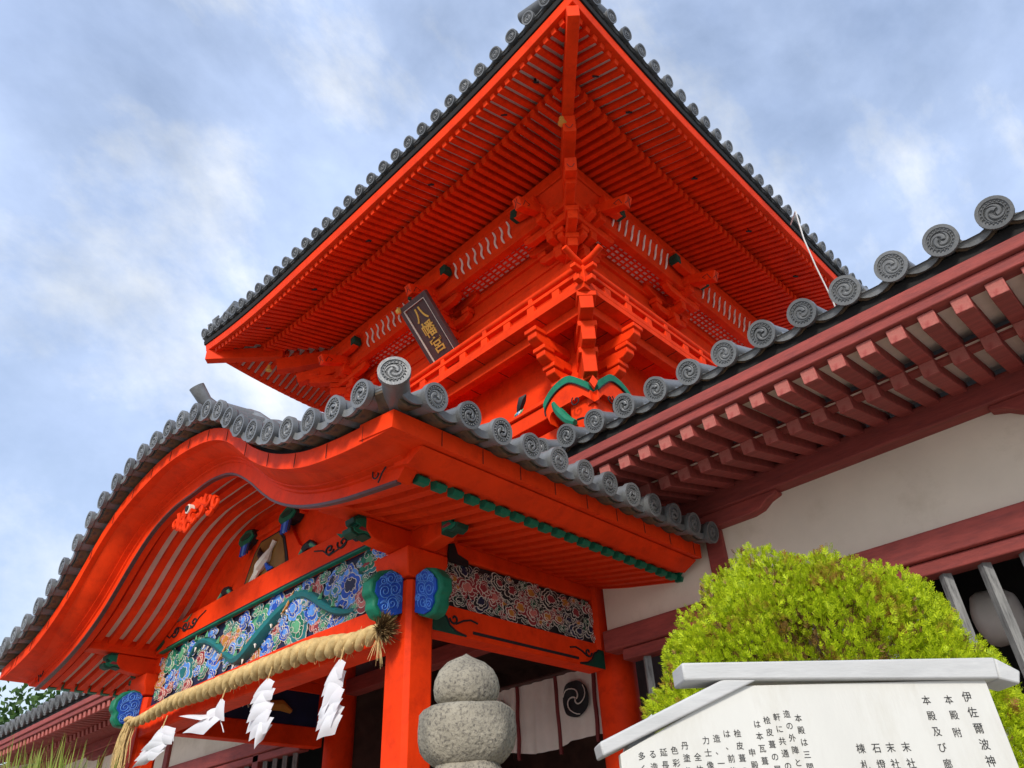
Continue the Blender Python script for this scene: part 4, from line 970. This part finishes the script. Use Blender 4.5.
for i in range(230):          # loose straws
    x = rnd.uniform(-9.3, -4.7); rr_ = interp(rt_, x); a = rnd.uniform(0, 6.28); c = V3((x, 3.385+rr_*math.cos(a), smoothtab(zt_, x)+rr_*math.sin(a)))
    d = V3((rnd.uniform(-1, 1), .35*math.cos(a), .5*math.sin(a)-.25)).normalized()*rnd.uniform(.04, .11)
    m.tube([c-d*.4, c+d*.2, c+d*.6+V3((0, 0, -.01))], [.0028, .0024, .001], seg=3)
m.build('loose_straw', rope, smooth=0, kind='stuff')
m = MB('straw_dark', 'straw')
for i in range(900):          # brush at the right end
    a = rnd.uniform(0, 6.28); q = abs(rnd.gauss(0, .5)); b = V3((-4.72, 3.385, 1.73)); d = V3((.75, math.cos(a)*q*.8-.12, math.sin(a)*q)).normalized(); l = rnd.uniform(.09, .19)
    m.tube([b+d*.01, b+d*l*.6, b+d*l+V3((0, 0, -.02*l))], [.006, .0045, .0012], 'straw_dark' if rnd.random() < .72 else 'straw', seg=3)
for i in range(14):
    b = V3((-4.72, 3.385, 1.70)); d = V3((rnd.gauss(0, .25), -.1+rnd.gauss(0, .15), -1)).normalized(); l = rnd.uniform(.12, .26)
    m.tube([b, b+d*l*.6, b+d*l], [.004, .003, .001], 'straw', seg=3)
m.build('end_brush', rope, smooth=0, kind='stuff')
m = MB('straw')
for i in range(150):          # tail over the left pillar
    x = rnd.uniform(-9.46, -9.30); b = V3((x, 3.40+rnd.uniform(-.03, .05), 1.83)); l = rnd.uniform(.35, .9); sw = rnd.gauss(0, .06)
    m.tube([b, b+V3((-.05+sw*.4, -.02, -l*.4)), b+V3((-.06+sw, -.01+rnd.uniform(-.04, .04), -l))], [.006, .005, .0015], seg=3)
m.build('tail', rope, smooth=0, kind='stuff')
F_, CXP, CYP = 745., 512., 384.
def pix(px, py, yplane):       # measured outline points laid on a real vertical plane
    d = rr*((px-CXP)/F_) + uu*(-(py-CYP)/F_) + fw; return d*(yplane/d.y)
def z8(a, b): return (130+a*.2708, 560+b*.2708)
ST = [
 ('folded white paper streamer nearest the right pillar, hanging under the thick rope end', [[(772, 368), (798, 374), (782, 432), (716, 465)], [(745, 425), (786, 440), (776, 500), (706, 548)], [(768, 500), (786, 508), (757, 562), (690, 602)], [(737, 558), (786, 570), (757, 640), (688, 666)], [(720, 520), (735, 525), (712, 585), (695, 590)]], None),
 ('folded white paper streamer in front of the dark blue painted panel', [[(505, 438), (535, 445), (522, 480), (453, 507)], [(485, 490), (527, 498), (512, 545), (441, 562)], [(468, 545), (524, 552), (502, 610), (428, 642)], [(478, 600), (527, 605), (492, 660), (458, 699)]], None),
 ('wind twisted white paper streamer blowing sideways, second from the left pillar', [[(335, 513), (351, 518), (349, 592), (300, 592)], [(180, 577), (287, 568), (305, 582), (262, 592)], [(300, 572), (334, 585), (272, 642), (193, 640)], [(285, 560), (325, 540), (318, 575), (290, 590)]], [(332, 588), (340, 612), (346, 636)]),
 ('tattered white paper streamer beside the left pillar, blown far to the left', [[(118, 613), (170, 618), (162, 667), (100, 665)], [(108, 638), (152, 650), (132, 690), (55, 692)], [(98, 668), (134, 682), (100, 722), (34, 718)], [(70, 702), (108, 717), (60, 752), (5, 770)]], None)]
for lab, leaves, string in ST:
    th = None
    mids = [[((a[0]+c[0])/2+(7 if j in (1, 2) else -5), (a[1]+c[1])/2) for j, (a, c) in enumerate(zip(l0, l1))] for l0, l1 in zip(leaves, leaves[1:])] if len(leaves) > 4 or string is None else []
    for i, lf in enumerate(leaves+mids):
        pts = [pix(*z8(a, b), 3.30-.02*(i % 2)+(.03 if j in (1, 2) else -.02)*(1 if i % 2 else -1)) for j, (a, b) in enumerate(lf)]
        if th is None: th = thing('paper_streamer', lab, 'paper streamer', tuple(pts[0]), 'white paper streamers on the straw rope')
        m = MB('paper'); n_ = 8
        def fn(u, v, pts=pts): 
            p = (pts[0]*(1-u)+pts[1]*u)*(1-v)+(pts[3]*(1-u)+pts[2]*u)*v; return p+V3((0, -.025*math.sin(math.pi*v)*math.sin(2.4*u+.5), .006*math.sin(5*u)))
        vs = [fn(a/n_, b/n_) for a in range(n_+1) for b in range(n_+1)]; k = n_+1
        fs = [(a*k+b, (a+1)*k+b, (a+1)*k+b+1, a*k+b+1) for a in range(n_) for b in range(n_)]
        m.add(vs, fs); m.build('paper_fold', th, smooth=60, recalc=False)
    if string:
        m = MB('paper'); m.tube([pix(*z8(a, b), 3.3) for a, b in string], .005, seg=5); m.build('loose_thread', th)
    p0 = pix(*z8(*leaves[0][0]), 3.3); m = MB('straw'); m.tube([p0+V3((.02, 0, -.02)), p0+V3((.01, .03, .10))], .006, seg=5); m.build('tie', th)
# ================================================================== CURTAIN in the gate opening
cur = thing('shrine_curtain', 'white curtain with black tomoe crests and dark red bands, hung inside the gate opening', 'curtain', (-6.0, 6.5, 1.3))
def cz(x): return 2.03-.02*math.sin((x+6.8)*1.7)
m = MB('cloth'); CXA, CXB = -7.3, -4.72
def cpt(x, v): return V3((x, 6.52+.022*math.sin(x*15)*(.3+v)+.012*math.sin(x*37+2), cz(x)-v*(.70+.03*math.sin(x*5))))
m.sheet(lambda a, b: cpt(CXA+(CXB-CXA)*a, b), 120, 10); m.build('cloth', cur, smooth=80, recalc=False)
for i, x in enumerate((-6.32, -5.72, -5.17, -6.92)):
    m = MB('cord_red'); m.tube([cpt(x+.004*math.sin(k), k/10)+V3((0, -.012, 0)) for k in range(11)]+[cpt(x, 1.0)+V3((0, -.012, -.07))], .022, seg=6); m.build('band', cur)
def tomoe(c, r):
    m = MB('black_paint', 'cloth'); P = lambda a, b, h: V3((c+a, 0, b))
    def on(a, b, h): q = cpt(c+a, max(0, (cz(c)-(1.73+b))/.70)); return V3((q.x, q.y-.012-h, 1.73+b))
    n = 36; rim = [(r*math.cos(2*math.pi*i/n), r*1.05*math.sin(2*math.pi*i/n)) for i in range(n)]
    m.add([on(0, 0, .024)]+[on(a, b, .024) for a, b in rim], [(0, i+1, (i+1) % n+1) for i in range(n)], 'black_paint')
    for k in range(3):
        pts = []; rad = []
        for i in range(12):
            t = i/11; a = 2*math.pi*k/3+t*2.9; q = r*(.05+.90*t); pts.append(on(q*math.cos(a), q*math.sin(a), .028)); rad.append(r*(.040-.025*t)+.002)
        m.tube(pts, rad, 'cloth', seg=5, flat=1)
    m.build('crest', cur)
tomoe(-5.44, .175); tomoe(-6.62, .175)
m = MB('dark_wood'); m.tube([(CXA, 6.53, 2.045), (CXB, 6.53, 2.03)], .025, seg=8); m.build('rod', cur)
# ================================================================== STONE LANTERN finial (whole lantern)
lan = thing('stone_lantern', 'weathered grey stone lantern with an onion shaped jewel on top in front of the pillar', 'stone lantern', (-1.93, 1.75, GZ))
SX, SY = -1.93, 1.75
def rock(name, prof, seg=40, amp=.012, lob=0, la=0):
    m = MB('stone'); secs = []
    for rad, h in prof:
        rad *= .75; h = .705-(.715-h)*.78; sec = []
        for j in range(seg):
            a = 2*math.pi*j/seg; q = rad*(1+(la*abs(math.cos(lob*a/2)) if lob else 0)); p = V3((q*math.cos(a), q*math.sin(a), h))
            q2 = q*(1+amp/max(.05, rad)*.5*noise.noise(p*14)) if rad > .02 else q
            sec.append(V3((SX+q2*math.cos(a), SY+q2*math.sin(a), h+.006*noise.noise(p*11+V3((5, 0, 0))))))
        secs.append(sec)
    m.loft(secs); return m.build(name, lan, smooth=60)
rock('jewel', [(.002, .702), (.02, .690), (.05, .675), (.09, .655), (.122, .622), (.140, .585), (.146, .55), (.138, .515), (.118, .49), (.10, .482)])
rock('lotus_bud', [(.09, .49), (.13, .482), (.178, .470), (.192, .455), (.194, .43), (.198, .40), (.196, .36), (.185, .32), (.165, .29), (.14, .268), (.125, .26)], lob=8, la=.075)
rock('neck', [(.10, .27), (.135, .262), (.145, .24), (.15, .20), (.17, .185), (.175, .12), (.2, .0), (.22, -.03)])
m = MB('stone')
def hexs(r, z): return [V3((SX+r*math.cos(math.pi*k/3+.4), SY+r*math.sin(math.pi*k/3+.4), z)) for k in range(6)]
m.loft([hexs(.2, .11), hexs(.3, .03), hexs(.55, -.12), hexs(.60, -.10), hexs(.60, -.17), hexs(.3, -.2)]); m.build('cap', lan, bevel=.01)
m = MB('stone'); m.loft([hexs(.24, -.2), hexs(.24, -.55)]); m.loft([hexs(.3, -.55), hexs(.38, -.62), hexs(.38, -.70), hexs(.2, -.78)]); m.build('light_box', lan, bevel=.01)
m = MB('stone'); m.lathe([(.15, -.78), (.14, -1.0), (.17, -1.05), (.14, -1.1), (.15, -1.4), (.4, -1.42), (.42, GZ)], (SX, SY, 0), 'z', 24); m.build('shaft', lan)
# ================================================================== NOTICE BOARD
A = V3((-1.321, 2.099, .583)); U = V3((.639, .769, 0)).normalized(); NN = V3((.769, -.639, 0)).normalized()
nb = thing('notice_board', 'white notice board with black vertical writing and a grey cap of three sloping pieces', 'notice board', tuple(A+U*.4+V3((0, 0, GZ-.583))))
def BP(a, z, h): return V3((A.x, A.y, 0))+U*a+NN*h+V3((0, 0, z))
def bprism(name, poly, h0, h1, mt, bevel=.006):
    m = MB(mt); k = len(poly); m.add([BP(a, z, h0) for a, z in poly]+[BP(a, z, h1) for a, z in poly], [tuple(range(k)), tuple(range(2*k-1, k-1, -1))]+[(i, (i+1) % k, k+(i+1) % k, k+i) for i in range(k)])
    return m.build(name, nb, bevel=bevel)
face = bprism('panel', [(-.222, -.75), (1.0, -.75), (1.0, .515), (.17, .515), (-.222, .335)], -.035, -.005, 'sign_board', .003)
bprism('cap', [(0, .530), (.13, .530), (.23, .528), (1.035, .512), (1.045, .578), (0, .583)], -.10, .016, 'sign_trim')
bprism('cap', [(.235, .5285), (.128, .5315), (.115, .528), (-.283, .366), (-.276, .328)], -.09, .012, 'sign_trim')
bprism('cap', [(1.0355, .512), (1.0465, .578), (1.118, .534), (1.10, .494)], -.10, .014, 'sign_trim')
for a0 in (-.19, .90): bprism('leg', [(a0, GZ), (a0+.09, GZ), (a0+.09, .45), (a0, .36)], -.11, -.036, 'sign_trim')
BX, BZ, BN = U, V3((0, 0, 1)), NN
def column(text, a, z, size, pitch):
    for i, ch in enumerate(text):
        if ch == ' ': continue
        if ch not in GLY: GLY[ch] = {}
        if size not in GLY[ch]: GLY[ch][size] = text_mesh(ch, size, 'text_black', .0006)
        letter_obj(GLY[ch][size], frame(BP(a, z-pitch*i, -.0043), BX, BZ, BN), face, 'character')
GLY = {}
for i, (txt, a, z) in enumerate((('伊佐爾波神社', .915, .462), ('附', .84, .36), ('本殿及び廊', .775, .455), ('本殿', .85, .455), ('末社', .66, .325), ('末社', .61, .325), ('石燈籠', .565, .325), ('棟札', .515, .325))):
    column(txt, a, z,   .033 if i == 0 else .029, .046 if i == 0 else .045)
for i, txt in enumerate(('本殿は三間', '造の外陣と', '軒に共通の', '桧皮葺の屋', 'は本瓦葺で', '  申殿は', '桧皮葺の', 'は、前後', '造、一間', '力士像', ' 全体に', '丹塗り', '色彩', '延長', 'る造', '多く')):
    a = .343-.0335*i; column(txt, a, (.415, .428, .420, .412, .402, .392, .378, .378, .366, .362, .352, .350, .338, .334, .330, .326)[i], .023, .0335)
# ================================================================== ROUND SHRUB
sh = thing('rounded_shrub', 'big clipped golden green thuja shrub with brown patches, behind the notice board', 'shrub', (-1.72, 4.0, GZ))
SC = V3((-1.80, 4.02, .12)); SR = V3((1.0, .82, 1.41))
def shrub_r(d):
    return 1+.07*noise.noise(d*2.3+V3((3, 1, 0)))+.05*noise.noise(d*6.5)+.025*noise.noise(d*15)
m = MB('thuja', 'thuja_brown'); rg = random.Random(4)
def spray(base, d, L_, m, mi_):
    d = d.normalized(); s = d.cross(V3((rg.uniform(-1, 1), rg.uniform(-1, 1), rg.uniform(-1, 1)))).normalized(); n_ = d.cross(s)
    vs = []; fs = []
    def blade(p, dr, ln, wd):
        q = dr.cross(n_).normalized(); k = len(vs); c = n_*rg.uniform(-.15, .15)*ln
        vs.extend([p, p+dr*ln*.5+q*wd+c, p+dr*ln+c*1.5, p+dr*ln*.5-q*wd+c]); fs.append((k, k+1, k+2, k+3))
    blade(base, d, L_, L_*.10)
    for i in range(3):
        t = .15+.27*i
        for sg in (-1, 1): blade(base+d*L_*t, (d*.75+s*sg*.72).normalized(), L_*(.56-.13*i), L_*.075)
    m.add(vs, fs, mi_)
cnt = 0
while cnt < 56000:
    d = V3((rg.gauss(0, 1), rg.gauss(0, 1), rg.gauss(0, 1))).normalized()
    if d.z < -.35 or (d.y > .55 and rg.random() < .6): continue
    hole = noise.noise(d*4.2+V3((9, 2, 4)))
    k = rg.uniform(.90, 1.0) if rg.random() < .75 else rg.uniform(.65, .9)
    br = hole > .20 and rg.random() < .5
    if hole > .20 and k > .84: k -= .16*min(1, (hole-.2)*6)
    rr_ = shrub_r(d)*k
    p = SC+V3((d.x*SR.x, d.y*SR.y, d.z*SR.z))*rr_
    dirn = (V3((d.x, d.y, d.z*.7+.55))+V3((rg.gauss(0, .33), rg.gauss(0, .33), rg.gauss(0, .33)))).normalized()
    spray(p, dirn, rg.uniform(.024, .054), m, 'thuja_brown' if br or (k < .8 and rg.random() < .5) else 'thuja'); cnt += 1
m.build('foliage', sh, smooth=0, recalc=False)
m = MB('bark'); 
for i in range(26):
    d = V3((rg.gauss(0, 1), rg.gauss(0, 1), abs(rg.gauss(0, 1))+.2)).normalized(); q = SC+V3((d.x*SR.x, d.y*SR.y, d.z*SR.z))*.8
    m.tube([(SC.x, SC.y, GZ+.4), (SC.x+(q.x-SC.x)*.3, SC.y+(q.y-SC.y)*.3, GZ+1.3+.3*d.z), q], [.04, .025, .006], seg=5)
m.tube([(SC.x, SC.y, GZ), (SC.x, SC.y, GZ+1.6)], [.09, .05], seg=8); m.build('trunk', sh)
# ================================================================== GRASS at the lower left
gr = thing('grass_clump', 'clump of long thin yellow green grass blades in front of the left pillar', 'grass plant', (-8.7, 2.6, GZ))
m = MB('grass'); rg = random.Random(8)
for i in range(900):
    x = rg.gauss(-8.75, .42); y = 2.55+rg.gauss(0, .22); h = rg.uniform(2.5, 3.48)*(1-.07*abs(x+8.9)); lean = V3((rg.gauss(-.05, .22), rg.gauss(-.1, .18), 0)); wd = rg.uniform(.008, .016)
    secs = [V3((x, y, GZ))+lean*(t*t*1.3)+V3((0, 0, h*t*(1-.10*t*t))) for t in (0, .3, .6, .8, .93, 1)]
    sdv = V3((math.cos(i), math.sin(i), 0)); ws = [wd, wd*1.2, wd, wd*.75, wd*.4, 0.0005]
    m.add([p+sdv*w_ for p, w_ in zip(secs, ws)]+[p-sdv*w_ for p, w_ in zip(secs, ws)], [(j, j+1, 7+j, 6+j) for j in range(5)])
o = m.build('blades', gr, smooth=0, recalc=False)
# ================================================================== TREES far left behind the corridor
def tree(x, y, h, cr, seed, lab):
    rg = random.Random(seed); t = thing('broadleaf_tree', lab, 'tree', (x, y, GZ), 'trees behind the left corridor')
    m = MB('bark'); m.tube([(x, y, GZ), (x+.1, y, GZ+h*.4), (x, y+.1, GZ+h*.75)], [.3, .22, .1], seg=8)
    tips = []
    for i in range(14):
        a = rg.uniform(0, 6.28); q = V3((x+cr*.8*math.cos(a)*rg.uniform(.4, 1), y+cr*.8*math.sin(a)*rg.uniform(.4, 1), GZ+h*rg.uniform(.55, .97))); tips.append(q)
        m.tube([(x, y, GZ+h*.4), V3((x, y, GZ+h*.5))*.5+q*.5, q], [.12, .07, .03], seg=5)
    m.build('trunk', t); m = MB('tree_leaf')
    for i in range(5200):
        q = rg.choice(tips); p = q+V3((rg.gauss(0, cr*.26), rg.gauss(0, cr*.26), rg.gauss(0, cr*.20)))
        a = V3((rg.gauss(0, 1), rg.gauss(0, 1), rg.gauss(0, 1))).normalized(); b = a.cross(V3((rg.gauss(0, 1), rg.gauss(0, 1), 1))).normalized(); s = rg.uniform(.09, .17)
        m.add([p-a*s, p+b*s*.5, p+a*s, p-b*s*.5], [(0, 1, 2, 3)])
    m.build('crown', t, smooth=0, recalc=False)
tree(-29, 9, 8.3, 3.2, 1, 'dark green tree at the left picture edge, above the far grey roof')
tree(-24.5, 13, 8.2, 2.6, 2, 'dark green tree partly hidden behind the curved end of the porch gable')
# ================================================================== small pale drum inside the right corridor
m = MB('cloth'); m.lathe([(.002, .16), (.14, .15), (.20, .08), (.21, -.08), (.19, -.13), (.1, -.17), (.002, -.175)], (-1.35, 6.75, 1.62), 'x', 22)
m.tube([(-1.35, 6.75, 1.8), (-1.35, 6.75, 2.6)], .01, seg=5); o = m.build('hanging_drum', smooth=50); tag(o, 'pale rounded drum hanging in the dark behind the grey window bars', 'drum')
